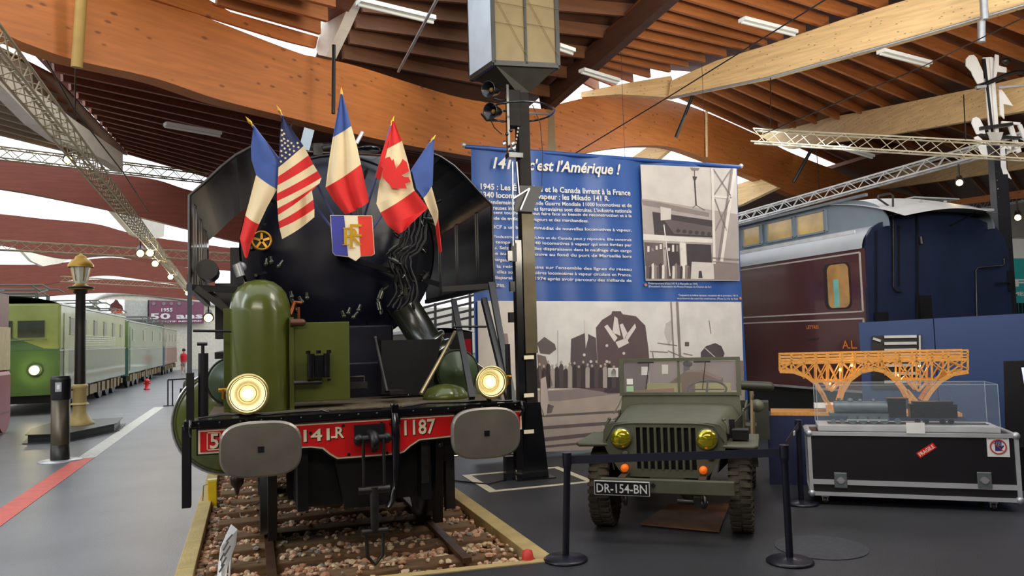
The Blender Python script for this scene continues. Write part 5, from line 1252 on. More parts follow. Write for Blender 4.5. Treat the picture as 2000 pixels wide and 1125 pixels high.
for off, nm in ((.13, 'front'), (-.13, 'rear')):
    Q = lambda x, y: BPf(x, y, off) if off > 0 else BPf(x, y, .13)-cn*.26
    mb = MB()
    def bar(x0, y0, x1, y1, w=.022, dd=.02): mb.bar(Q(x0, y0), Q(x1, y1), dd, w, cn.cross(Q(x1, y1)-Q(x0, y0)))
    top = lambda x: 692+(684-692)*(x-1520)/372
    for dy in (0, 6, 12): bar(1521, top(1521)+dy, 1891, top(1891)+dy, .016)
    bar(1523, top(1521)+18, 1891, top(1891)+18, .026)
    rail = mb.build('railing', BW, br_)
    mb = MB()
    xs = [1523, 1546, 1570, 1594, 1618, 1645, 1670, 1696, 1722, 1757, 1790, 1820, 1852, 1890]
    def arch(x):
        segs = [(1523, 727, 1594, 745), (1657, 745, 1757, 745), (1828, 745, 1891, 726)]
        if x <= 1600: t = (1600-x)/78; return 725+ (1-t)**2*38
        if x <= 1650: return 763
        if x <= 1762: t = (x-1706)/56; return 720+36*t*t
        if x <= 1822: return 758
        t = (1892-x)/70; return 723+32*t**2.2
    for x in xs: bar(x, top(x), x, arch(x), .018)
    for i in range(len(xs)-1):
        x0, x1 = xs[i], xs[i+1]
        bar(x0, top(x0)+18, x1, arch(x1)-3, .012); bar(x1, top(x1)+18, x0, arch(x0)-3, .012)
    mb.build('lattice', BW, rail)
    mb = MB()
    P = [(1523, 725), (1550, 726), (1575, 735), (1595, 750), (1608, 770), (1615, 786)]
    def ar(P, w=.04):
        for i in range(len(P)-1): mb.bar(Q(*P[i]), Q(*P[i+1]), .03, w, cn.cross(Q(*P[i+1])-Q(*P[i])))
    ar(P); ar([(1640, 786), (1646, 765), (1660, 742), (1682, 726), (1706, 721), (1730, 726), (1752, 742), (1768, 762), (1780, 784)])
    ar([(1806, 784), (1818, 765), (1836, 745), (1860, 731), (1891, 726)])
    ar([(1596, 745), (1650, 745)], .02); ar([(1762, 742), (1828, 742)], .02)
    ar([(1612, 750), (1624, 764), (1638, 750)], .02); ar([(1780, 748), (1794, 764), (1808, 748)], .02)
    ar([(1600, 762), (1622, 792)], .028); ar([(1772, 762), (1794, 788)], .03)
    mb.build('arch_rib', BW, br_)
mb = MB()
for x in [1530+i*24 for i in range(16)]: p = BPf(x, top(x)+18, .13); mb.bar(p, p-cn*.26, .014, .014)
mb.build('deck_sleeper', BW, br_)
mb = MB()
for x in (1626, 1795): c = BPf(x, 788, 0); mb.box(V((c.x, c.y, (pz+c.z)/2)), (.16, .34, max(.06, c.z-pz)), CAX)
mb.build('pier', BW, br_)
LB = mat('small_bulb_glow', (255, 214, 120), .2, 0, 0, emit=14)
for (x, y) in ((1640, 722), (1664, 714), (1755, 733), (1622, 750), (1796, 715)):
    c = BPf(x, y, .0); MB().sphere(c, .012, 8, 6).build('bulb', LB, br_); light('model_lamp', 'POINT', tuple(c), .55, (1, .66, .25), .02)
tag(MB().prism([BPf(1590, 788, .14), BPf(1632, 788, .14), BPf(1632, 798, .14), BPf(1590, 797, .14)], -cn*.1).build('plaster_block', WHITE), 'small white block lying at the foot of the left bridge pier', 'block')

# ================================================================== BLUE PARTITION, GRILLE, MONITOR
PB2 = mat('partition_blue', (30, 56, 102), .6, 0, .05, 2); 
wa, wb = GD(1677, 630, 9.6), GD(2010, 612, 9.0)
wn = (wb-wa).cross(ZC).normalized(); 
if wn.dot(CAM-wa) < 0: wn = -wn
WPf = lambda x, y, o=0: GP(x, y, wa+wn*o, wn)
for (x0, y0, x1, y1, l) in ((1677, 630, 1822, 622, 'blue partition panel carrying the slatted grille'), (1824, 622, 2060, 609, 'blue partition panel right of the grille, behind the clear showcase')):
    a, b = WPf(x0, y0), WPf(x1, y1); mb = MB().prism([V((a.x, a.y, 0)), V((b.x, b.y, 0)), b, a], -wn*.05)
    tag(mb.build('partition_panel', PB2), l, 'partition')
a, b = WPf(1590, 800), WPf(1676, 800)
lv = thing('slatted_grille', 'grey slatted metal grille on the blue partition above the wooden bridge', 'grille', tuple(WPf(1757, 700, .03)))
mb = MB().prism([WPf(x, y, .02) for x, y in ((1703, 656), (1800, 654), (1800, 760), (1703, 760))], wn*.01); mb.build('backing', BLKM, lv)
mb = MB()
for y in (658, 671, 684, 698, 714, 730, 746): mb.bar(WPf(1727, y, .05), WPf(1790, y-1, .05), .03, .034, ZC)
mb.build('slat', GALV, lv)
mb = MB().bar(WPf(1796, 655, .05), WPf(1797, 760, .05), .02, .03, wn); mb.bar(WPf(1705, 661, .05), WPf(1720, 666, .05), .02, .03); mb.build('frame', GALV, lv)
mp = GD(1985, 790, 8.2); 
mo_ = thing('monitor', 'black framed screen at the right edge of the picture', 'monitor', tuple(GD(2010, 870, 7.6)))
fr_ = [GD(1966, 706, 7.8), GD(2060, 704, 7.6), GD(2062, 878, 7.6), GD(1970, 874, 7.8)]
nm_ = -FW
MB().prism(fr_, FW*.05).build('casing', BLKM, mo_)
MB().prism([GD(1984, 718, 7.77), GD(2050, 717, 7.58), GD(2052, 814, 7.58), GD(1990, 814, 7.77)], FW*.01).build('screen', mat('lit_screen', (176, 190, 235), .3, 0, 0, emit=.9), mo_)
c = GD(2025, 870, 7.75); MB().bb(c.x-.25, c.x+.25, c.y, c.y+.1, 0, c.z).build('stand', BLKM, mo_)

# ================================================================== MAROON COACH
k1 = GD(1690, 484, 10.6); X1, Y1, ZS = k1.x, k1.y, k1.z
MAR = mat('maroon_coach_paint', (74, 32, 36), .28, 0, .08, 2, coat=.4); ENDB = mat('coach_end_blue_black', (16, 28, 56), .5, 0, .2, 2)
ROOFG = mat('coach_roof_grey', (176, 182, 188), .5, 0, .08, 2); CLG = mat('clerestory_grey_blue', (120, 134, 146), .45, 0, .05)
co = thing('railway_coach', 'maroon railway coach with grey clerestory roof and dark blue end, behind the partition', 'coach', (X1+1.3, Y1+4, 0))
YE = Y1+15
MB().prism([(X1, Y1+.02, .75), (X1, Y1+.02, ZS), (X1, YE, ZS), (X1, YE, .75)], (.05, 0, 0)).build('side_wall', MAR, co)
endp = [(1696, 640), (1691, 481), (1694, 460), (1703, 445), (1721, 434), (1742, 428), (1790, 416), (1857, 416), (1905, 426), (1942, 440), (1960, 460), (1969, 487), (1978, 640)]
ep = [GY(x, y, Y1) for x, y in endp]
zlow = .75
ep[0].z = zlow; ep[-1].z = zlow
MB().prism(ep, (0, .05, 0)).build('end_wall', ENDB, co)
X2 = ep[-1].x; XC = (X1+X2)/2
MB().prism([(X2-.05, Y1+.02, .75), (X2-.05, Y1+.02, ZS), (X2-.05, YE, ZS), (X2-.05, YE, .75)], (.05, 0, 0)).build('side_wall', MAR, co)
# lower roof quarter, clerestory, upper roof
zr1 = ZS+.36
def rq(u, v, s_=1):
    a = u*PI/2*.82; x = (1-math.cos(a))*.50; z = math.sin(a)*.36
    return (X1-.02+x if s_ > 0 else X2+.02-x, Y1+.04+(YE-Y1)*v, ZS+z)
mb = MB(); mb.grid(lambda u, v: rq(u, v, 1), 10, 2); mb.grid(lambda u, v: rq(u, v, -1), 10, 2); mb.build('lower_roof', ROOFG, co)
xk = rq(1, 0)[0]; zk = rq(1, 0)[2]
CLX = xk
cwp = [(GX(1732, 440, CLX)), ]
def CLS(x, y): return GX(x, y, CLX)
# clerestory side with rounded front end
y_end = CLS(1735, 445).y; zt3 = CLS(1617, 400).z
zt3 = max(zk+.30, min(zt3, zk+.55))
prof = [(y_end, zk-.04)]+[(y_end+.9-.9*math.cos(a), zk+(zt3-zk)*math.sin(a)) for a in [PI/2*i/8 for i in range(9)]]+[(YE, zt3), (YE, zk-.04)]
for xx, s_ in ((CLX, 1), (X1+X2-CLX, -1)):
    MB().prism([(xx, y, z) for y, z in prof], (.03*s_, 0, 0)).build('clerestory_side', CLG, co)
def ur(u, v):
    x = CLX-.06+(X1+X2-2*CLX+.12)*u; y = y_end-.35+(YE-y_end+.35)*v
    drop = 0 if v > .12 else ((.12-v)/.12)**2*(zt3-zk)*.9
    return (x, y, zt3+.13*math.sin(PI*u)-drop)
MB().grid(ur, 16, 60).build('upper_roof', mat('coach_roof_pale', (206, 208, 208), .5, 0, .08), co)
GLW = mat('warm_lit_curtain_glass', (190, 160, 100), .15, 0, .35, 2, emit=.12, coat=.5)
for (x0, x1, t0, t1, b0, b1) in ((1452, 1488, 452, 444, 482, 474), (1499, 1552, 441, 430, 473, 462), (1557, 1614, 429, 416, 461, 449)):
    a0, a1 = CLS(x0, (t0+b0)/2), CLS(x1, (t1+b1)/2)
    z0, z1 = zk+.05, zt3-.07
    w = MB().prism([(CLX-.015, a0.y, z0), (CLX-.015, a1.y, z0), (CLX-.015, a1.y, z1), (CLX-.015, a0.y, z1)], (.02, 0, 0)).build('clerestory_window', GLW, co)
    mb = MB()
    for yy in (a0.y, a1.y): mb.bar((CLX-.02, yy, z0), (CLX-.02, yy, z1), .03, .06, (0, 1, 0))
    for zz in (z0, z1): mb.bar((CLX-.02, a0.y, zz), (CLX-.02, a1.y, zz), .03, .03)
    mb.build('window_frame', CLG, w)
MB().bar((CLX-.06, y_end+.3, zt3+.0), (CLX-.06, YE, zt3+.0), .05, .04).build('gutter', mat('dark_grey_gutter', (110, 116, 122), .5), co)
MB().bar((X1+.12, Y1+.3, ZS+.27), (X1+.12, YE, ZS+.27), .02, .05).build('rain_strip', mat('pale_trim', (205, 208, 210), .5), co)
SX = lambda x, y: GX(x, y, X1)
# lining, window, lettering on the side
LN = mat('coach_lining', (186, 176, 170), .5)
mb = MB(); zt4, zm, zm2 = SX(1679, 493).z, SX(1686, 608).z, SX(1687, 622).z; yf = SX(1682, 540).y; 
for z in (zt4, zm, zm2): mb.bar((X1-.004, yf, z), (X1-.004, YE, z), .006, .022)
mb.bar((X1-.004, yf, zm), (X1-.004, yf, zt4), .006, .03, (0, 1, 0)); mb.bar((X1-.004, yf, zm2-.06), (X1-.004, yf, zm2), .006, .03, (0, 1, 0))
mb.build('lining', LN, co)
a, b = SX(1610, 560), SX(1662, 560); z0, z1 = SX(1640, 604).z, SX(1640, 513).z
def rrect(y0, y1, z0, z1, r, x):
    out = []
    for (cy_, cz_, s0) in ((y1-r, z1-r, 0), (y0+r, z1-r, 1), (y0+r, z0+r, 2), (y1-r, z0+r, 3)):
        for k in range(5): a_ = PI/2*(s0+k/4); out.append((x, cy_+r*math.cos(a_), cz_+r*math.sin(a_)))
    return out
y0, y1 = min(a.y, b.y), max(a.y, b.y)
wd_ = MB().prism(rrect(y0, y1, z0, z1, .1, X1-.006), (.01, 0, 0)).build('coach_window', mat('dark_window_rubber', (40, 26, 26), .6), co)
MB().prism(rrect(y0+.03, y1-.08, z0+.02, z1-.02, .09, X1-.010), (.008, 0, 0)).build('window_glass', mat('amber_reflecting_glass', (170, 128, 70), .12, 0, .3, 4, emit=.06, coat=.6), wd_)
mb = MB().use(mat('teal_reflection_strip', (120, 190, 180), .3)); c = SX(1636, 575); mb.bb(X1-.014, X1-.011, c.y-.04, c.y+.06, z0+.03, c.z+.22); mb.build('painted_reflection', None, wd_)  # reflection painted on the pane as a teal strip
OY = mat('coach_lettering_ochre', (206, 120, 44), .5)
def sidetext(s, x0, y0, x1, y1, h):
    a, b = SX(x0, y0), SX(x1, y1); c = SX(x0, y0-h); mb = MB(); textmb(mb, s, (X1-.006, a.y, a.z), (0, -1, 0), (0, 0, 1), abs(b.y-a.y), c.z-a.z, OY, 0, bold=.02); mb.build('lettering', None, co)
sidetext('A.L.', 1646, 681, 1675, 679, 16); sidetext('LETTRES', 1576, 643, 1600, 642, 7)
mb = MB().bar(SX(1578, 662)-V((.01, 0, 0)), SX(1598, 661)-V((.01, 0, 0)), .01, .02); mb.build('letter_slot', DSTEEL, co)
MB().bar((X1-.02, Y1, .78), (X1-.02, YE, .78), .04, .03).build('sill_strip', mat('pale_sill', (150, 150, 156), .4), co)
MB().bb(X1+.15, X2-.15, Y1+.4, YE, .25, .76).build('underframe', BLKM, co)
for y in (Y1+1.2, Y1+3.2):
    for x in (X1+.5, X2-.5): MB().cyl((x-.06, y, .42), (x+.06, y, .42), .42, n=28).build('wheel', BLKM, co)
# end fittings
ey = lambda x, y, o=.04: GY(x, y, Y1-o)
mb = MB().tube([ey(1745, 428, -.3), ey(1744, 408, -.1), ey(1714, 387), ey(1716, 382), ey(1738, 378), ey(1744, 382), ey(1745, 560), ey(1750, 568), ey(1761, 570)], .014); mb.build('hand_pipe', DSTEEL, co)
mb = MB().tube([ey(1961, 505), ey(1961, 517), ey(1956, 519), ey(1910, 523), ey(1906, 528), ey(1908, 618)], .012); mb.build('hand_pipe', DSTEEL, co)
mb = MB().bar(ey(1792, 412), ey(1792, 625), .02, .02, (0, 1, 0)).cyl(ey(1798, 462), ey(1800, 476), .03, .035).bar(ey(1712, 450), ey(1712, 620), .015, .02, (0, 1, 0)).bar(ey(1756, 440), ey(1756, 560), .012, .02, (0, 1, 0)); mb.build('end_rib', BLKM, co)
mb = MB().prism([ey(1742, 418, -.1), ey(1790, 410, -.1), ey(1912, 413, -.1), ey(1912, 417, -.1), ey(1790, 415, -.1)], (0, -.25, 0)); 
mb.bar(ey(1770, 388, -.6), ey(1858, 392, -.6), .3, .02); mb.bar(ey(1795, 410), ey(1799, 392), .03, .03); mb.bar(ey(1846, 412), ey(1846, 392), .03, .03)
mb.build('roof_step', mat('grey_step_board', (150, 152, 152), .6), co)
mb = MB().bar(ey(1742, 417), ey(1792, 410), .02, .02).bar(ey(1905, 416), ey(1858, 440), .02, .015).box(ey(1975, 548), (.06, .06, .3)).bar(ey(1945, 553), ey(1972, 552), .02, .02).box(ey(1806, 600), (.22, .05, .34)).box(ey(1722, 618), (.22, .03, .12)); mb.build('end_fitting', BLKM, co)
# teal coach far right
tc_ = thing('teal_coach', 'turquoise coach with white roof at the right edge', 'coach', tuple(V((GD(2000, 600, 17).x, GD(2000, 600, 17).y, 0))))
tY = GD(2000, 540, 17).y
g = lambda x, y: GY(x, y, tY)
TEAL = mat('turquoise_paint', (48, 170, 170), .35, 0, .06)
x0 = g(1966, 540).x; zt5, zm5 = g(2000, 455).z, g(2000, 505).z
MB().bb(x0, x0+4, tY, tY+2.6, .6, zm5).build('body', TEAL, tc_)
mb = MB().prism([(x0-.02, tY-.02, zm5), (x0+4, tY-.02, zm5), (x0+4, tY+.15, zt5-.1), (x0+4, tY+.6, zt5), (x0-.02, tY+.6, zt5), (x0-.02, tY+.15, zt5-.1)][:0] or [(x0-.02, tY-.02, zm5), (x0-.02, tY+.12, zt5-.12), (x0-.02, tY+.6, zt5), (x0-.02, tY+2.0, zt5), (x0-.02, tY+2.62, zm5)], (4.1, 0, 0)); mb.build('roof', WHITE, tc_)
mb = MB(); 
a, b = g(1981, 560), g(2004, 560); textmb(mb, 'F.C', (a.x, tY-.01, a.z), (1, 0, 0), (0, 0, 1), 1.1, g(1990, 545).z-a.z, WHITE, 0, bold=.03)
a = g(1978, 578); textmb(mb, 'MESSAGERIES', (a.x, tY-.01, a.z), (1, 0, 0), (0, 0, 1), 1.5, g(1990, 570).z-a.z, WHITE, 0, bold=.03); mb.build('lettering', None, tc_)
mb = MB()
for x in (1978, 1985, 1992, 1999): c = g(x, 605); mb.bb(c.x-.03, c.x+.03, tY-.03, tY, c.z-.2, c.z+.15)
mb.build('hand_rail', BLKM, tc_)
MB().bb(x0, x0+4, tY+.3, tY+2.3, 0, .6).build('underframe', BLKM, tc_)

# ================================================================== RIGHT SEMAPHORE MAST
RD = 12.0
R = lambda x, y, o=0: GD(x, y, RD-o)
rg = GD(1975, 800, RD); fx = GD(1957, 470, RD)
sm = thing('semaphore_mast', 'tall dark mast with white rounded semaphore arms near the right edge', 'signal', (fx.x, fx.y, 0))
SWH = mat('semaphore_white', (250, 250, 250), .4, 0, .03)
mb = MB().use(SWH); mb.bar(R(1928, 112), R(1943, 290), .02, .14, RT); mb.bar(R(1936, 113, .03), R(1949, 290, .03), .02, .06, RT)
up1 = mb.build('white_upright', None, sm)
bt = V((fx.x, fx.y, 0)); tp_ = R(1944, 268)
mb = MB().use(mat('mast_black_rivetted', (28, 28, 34), .4, .2, .2)); mb.bar(R(1921, 115), R(1940, 285), .04, .04, RT); 
mb.bar(bt, R(1946, 284), .16, .2, RT); 
mb.build('post', None, sm)
mb = MB()
for i in range(26): c = lerp(R(1944, 286, .12), bt+V((0, 0, 1.0)), i/26); mb.box(c-FW*.0, (.02, .02, .02))
mb.build('rivet', DSTEEL, sm)
def arm(pts, nm, o=.1, m=SWH, par=sm, t=.02): return MB().prism([R(x, y, o) for x, y in pts], FW*t).build(nm, m, par)
arm([(1887, 128), (1887, 115), (1893, 108), (1902, 107), (1908, 113), (1920, 140), (1922, 160), (1910, 164), (1900, 146), (1898, 140)], 'semaphore_arm')
arm([(1898, 240), (1900, 231), (1907, 228), (1914, 232), (1922, 248), (1925, 262), (1908, 262)], 'semaphore_arm')
arm([(1903, 268), (1910, 265), (1925, 278), (1930, 305), (1926, 310), (1916, 298)], 'semaphore_arm')
arm([(1952, 175), (1957, 175), (1979, 207), (1960, 203), (1962, 232), (1954, 224)], 'signal_spectacle')
arm([(1954, 282), (1975, 284), (1975, 292), (1963, 290), (1966, 330), (1976, 350), (1960, 342), (1955, 325)], 'signal_spectacle')
arm([(1944, 106), (1951, 108), (1951, 128), (1966, 132), (1966, 142), (1948, 140), (1945, 155), (1941, 150)], 'counter_arm')
arm([(1928, 258), (1960, 258), (1954, 276), (1946, 282), (1936, 276)], 'bracket_plate', .14, mat('pale_worn_metal', (190, 190, 184), .5))
mb = MB().use(BLKM); mb.bar(R(1912, 252, .1), R(1975, 243, .1), .10, .05); mb.bar(R(1912, 264, .1), R(1990, 270, .1), .06, .04); mb.build('bracket', None, sm)
mb = MB().use(BLKM); mb.tube([R(1908, 172, .15), R(1930, 162, .15), R(1960, 148, .15), R(1985, 141, .15), R(2010, 142, .15)], .035); mb.build('curved_arm', None, sm)
mb = MB(); mb.bar(R(1906, 171, .2), R(1925, 169, .2), .05, .04); mb.bar(R(1950, 171, .2), R(2010, 166, .2), .02, .03); mb.build('arm_end', GALV, sm)
mb = MB(); mb.sphere(R(1964, 120, .1), .07, 12, 8, (1.2, 1, .8)); mb.build('lamp', DSTEEL, sm)
mb = MB(); mb.bar(R(1973, 244), R(1990, 298), .03, .07, RT); mb.bar(R(1991, 244), R(2004, 275), .03, .06, RT); mb.bar(R(1956, 239), R(1992, 242), .03, .04); mb.bar(R(1954, 302), R(1990, 292), .03, .03); mb.build('ladder', SWH, sm)

# ================================================================== TRUSSES, CABLES, LIGHT FITTINGS
TRM = mat('truss_aluminium', (214, 216, 218), .35, .4, .08); TRD = mat('truss_dull', (150, 136, 108), .5, .3, .1)
def truss(p, q, w, label, m=TRM, seg=None, cr=.014):
    p, q = V(p), V(q); x, y, z = basis(q-p); Lh = (q-p).length; n = seg or int(Lh/(w*1.1))
    t = thing('lighting_truss', label, 'truss', tuple((p+q)/2))
    cs = [(-.5, -.5), (.5, -.5), (.5, .5), (-.5, .5)]
    ax = lambda c, s_: p+x*(c[0]*w)+y*(c[1]*w)+(q-p)*s_
    for c in cs: MB().cyl(ax(c, 0), ax(c, 1), cr, n=8).build('chord', m, t)
    mb = MB()
    for i in range(n):
        s0, s1 = i/n, (i+1)/n
        for k in range(4):
            a, b = cs[k], cs[(k+1) % 4]
            if i % 2: a, b = b, a
            mb.cyl(ax(a, s0), ax(b, s1), cr*.5, n=4, caps=False)
    mb.build('lattice', m, t)
    return t
truss(GZ(-130, -60, 4.1), GZ(367, 566, 4.1), .18, 'long aluminium truss running away from upper left towards the far hall', mat('truss_weathered', (176, 164, 134), .4, .4, .1))
truss(GD(-60, 292, 13.2), GD(440, 352, 17), .20, 'dull truss crossing the upper left, in front of the nearest dark beam', TRD)
truss(GD(-60, 476, 18), GD(500, 506, 22), .22, 'dull truss crossing at left, lower than the green engines\' skylights', TRD)
truss(GD(120, 545, 28), GD(375, 560, 32), .2, 'small dull truss far away above the street lamp', TRD, cr=.012)
truss(GD(1472, 266, 13.2), GD(2080, 302, 10.8), .22, 'beige truss with an open end, upper right behind the mast', mat('truss_beige', (196, 186, 160), .45, .3, .1))
truss(GD(1390, 442, 20.8), GD(2090, 246, 12.7), .21, 'white truss rising to the right above the maroon coach', mat('truss_white', (250, 251, 252), .4, 0, .02), cr=.022)
truss(GD(1850, 412, 24), GD(2080, 368, 19), .25, 'white truss piece low at the right edge behind the mast', mat('truss_white', (250, 251, 252), .4, 0, .02))
def hang(pts, r, label, m=DSTEEL, nm='cable'):
    tag(MB().tube(pts, r).build(nm, m), label, nm.replace('_', ' '))
hang([GD(1800, 131, 10.6), GD(2060, 5, 8.0)], .008, 'thin dark contact wire at the upper right, near the picture edge')
hang([GD(1490, 262, 13), GD(1800, 131, 10.6)], .010, 'dark contact wire rising from the open truss end to the right')
hang([GD(1020, 362, 12.6), GD(1311, 186, 12.2), GD(1530, 50, 9.4), GD(1640, -18, 8.4)], .010, 'dark stay crossing the arched beam above the banner')
hang([GD(5, -10, 6.8), GD(80, 98, 7.2), GD(142, 210, 8), GD(240, 336, 10), GD(290, 415, 12)], .008, 'thin contact wire beside the left truss')
hang([GD(778, 140, 9.0), GD(856, -6, 7.4)], .016, 'grey rod hanging under the roof between white beam and lamp box', GALV, 'roof_rod')
hang([GD(652, 88, 9.0), GD(651, 222, 8.9)], .022, 'black rod in front of the near beam, above the central flag', BLKM, 'roof_rod')
hang([GD(1352, 188, 13.4), GD(1320, 268, 13.4)], .03, 'dark slanting strut on the arched beam, left one', BLKM, 'roof_strut')
hang([GD(1588, 286, 16.2), GD(1550, 356, 16.2)], .035, 'dark slanting strut on the arched beam, right one', BLKM, 'roof_strut')
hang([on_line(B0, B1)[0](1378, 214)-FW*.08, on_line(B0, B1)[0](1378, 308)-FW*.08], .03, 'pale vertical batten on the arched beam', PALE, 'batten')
hang([GD(160, -20, 6.95), GD(150, 132, 6.95)], .05, 'yellow vertical strip on the nearest beam at upper left', mat('yellow_ochre', (176, 142, 74), .6), 'strap')
hang([GD(1920, -20, 10.2), GD(1923, 38, 10.2)], .05, 'grey conduit on the pale beam at upper right', GALV, 'conduit')
hang([GD(1917, 42, 10.3), GD(1917, 82, 10.3)], .05, 'small grey cylinder hanging under the pale beam', GALV, 'sensor')
for (x0, y0, D0, x1, y1, D1, l) in ((1505, 152, 12.2, 1505, 250, 12.8, 'left of the open truss end'), (1595, 292, 16, 1600, 375, 19, 'holding the white truss at its middle'), (1882, 185, 13, 1886, 272, 11.2, 'holding the beige truss near the mast'), (148, 132, 8, 146, 232, 8.6, 'under the yellow strip at upper left')):
    hang([GD(x0, y0, D0), GD(x1, y1, D1)], .008, 'thin hanging wire '+l, DSTEEL, 'hanger_wire')
# conduit along the lower edge of the nearest pale beam
hang([GD(1312, 191, 13.4), GD(1500, 152, 12.3), GD(1750, 83, 11.2), GD(1912, 36, 10.5), GD(2060, -8, 9.9)], .02, 'grey conduit along the lower edge of the nearest pale beam', GALV, 'conduit')
FT = mat('white_batten_tube', (226, 228, 224), .4, 0, .03)
def batten(x0, y0, x1, y1, z, label, w=.13):
    a, b = GZ(x0, y0, z), GZ(x1, y1, z)
    t = thing('batten_light', label, 'ceiling light', tuple((a+b)/2), 0, 'batten lights under the roof')
    MB().bar(a, b, w, .05).build('housing', FT, t); 
    MB().cyl(a-V((0, 0, .04)), b-V((0, 0, .04)), .02, n=8).build('tube', FT, t)
batten(1449, 38, 1552, 64, 5.9, 'batten light in the roof bay at upper right, between stay and picture top')
batten(1720, 100, 1813, 124, 5.5, 'batten light below the nearest pale beam')
batten(700, 3, 846, 38, 5.6, 'batten light at the top beside the white beam', .16)
batten(1136, 137, 1206, 158, 5.7, 'bright batten light at the left end of the right roof bay')
batten(1640, 286, 1703, 305, 5.2, 'batten light under the beige truss')
batten(322, 242, 430, 261, 4.95, 'dim batten light in the dark bay left of the flags')
batten(1088, 90, 1118, 100, 5.6, 'small batten light right beside the lamp box')
SPG = mat('warm_spot_glow', (255, 222, 140), .2, 0, 0, emit=9)
def spot(x, y, D, label, r=.06, tx_=0, e=3):
    c = GD(x, y, D); k = D/12
    s_ = thing('spotlight', label, 'spotlight', tuple(c), 0, 'lit spotlights on the trusses')
    d = (CAM-c).normalized()*.8-V((0, 0, .5))
    d.normalize()
    MB().lathe([(0, -.2*k), (r*.7, -.18*k), (r, -.05*k), (r*1.1, 0), (r*1.0, .0)], c, d, 16).build('housing', DSTEEL, s_)
    MB().sphere(c, r*.8).build('lamp', SPG, s_)
    MB().cyl(c-d*.1, c+V((0, 0, .3*k)), .015).build('bracket', DSTEEL, s_)
    light('spot_glow', 'POINT', tuple(c+d*.12), e, (1, .82, .5), .06)
spot(133, 312, 13.3, 'lit spotlight on the truss at upper left, near the skylight', .08)
for x, y, D, l in ((274, 495, 20, 'left one of the cluster on the long left truss'), (293, 494, 20.5, 'right one of the top pair on the long left truss'), (303, 515, 22, 'middle lamp of the cluster on the long left truss'), (333, 541, 25, 'lowest lamp of the cluster on the long left truss'), (366, 573, 34, 'small lamp where the long left truss ends')):
    spot(x, y, (GZ(x, y, 3.95)-CAM).dot(FW), 'lit spotlight, '+l, .10, e=10)
spot(407, 621, 17, 'lit spotlight glimpsed between locomotive frame and green tank', .11, e=4)
spot(1874, 357, 12.2, 'lit spotlight hanging left of the semaphore mast', .06)
spot(1988, 425, 15, 'lit spotlight at the right edge above the turquoise coach', .07)

# added wagon shape that darkens the gap left of the banner; slatted window
gw = thing('dark_filler', 'added dark wagon shape with a red panel, darkening the gap between locomotive and banner', 'wagon', tuple(V((GY(880, 700, 17).x, 17.5, 0))))
a, b = GY(800, 640, 17), GY(922, 640, 17)
MB().bb(a.x, b.x, 17, 24, .7, GY(880, 650, 17).z).build('body', mat('dark_brown_wagon', (40, 30, 28), .6, 0, .2), gw)
MB().grid(lambda u, v: (a.x-.05+(b.x-a.x+.1)*u, 16.95+7*v, GY(880, 650, 17).z+.12*math.sin(PI*u)), 10, 2).build('roof', mat('wagon_roof_grey', (90, 88, 86), .6), gw)
c, d = GY(904, 720, 16.9), GY(921, 662, 16.9)
MB().bb(c.x, d.x, 16.95, 17.0, c.z, d.z).build('red_panel', REDP, gw)
for x in (a.x+.25, b.x-.25):
    MB().cyl((x-.06, 18, .42), (x+.06, 18, .42), .42, n=24).build('wheel', BLKM, gw)
MB().bb(a.x+.2, b.x-.2, 17.1, 24, .4, .7).build('underframe', BLKM, gw)
mb = MB()
for k_ in range(4): mb.bar(GY(815, 604+k_*13, 30), GY(935, 574+k_*14, 30), .08, .10)
for x_ in (850, 885, 918): mb.bar(GY(x_, 592-(x_-850)*.25, 30), GY(x_, 645, 30), .1, .1, (0, 1, 0))
struct(mb, 'window_1', mat('dark_window_bars', (60, 52, 48), .5))
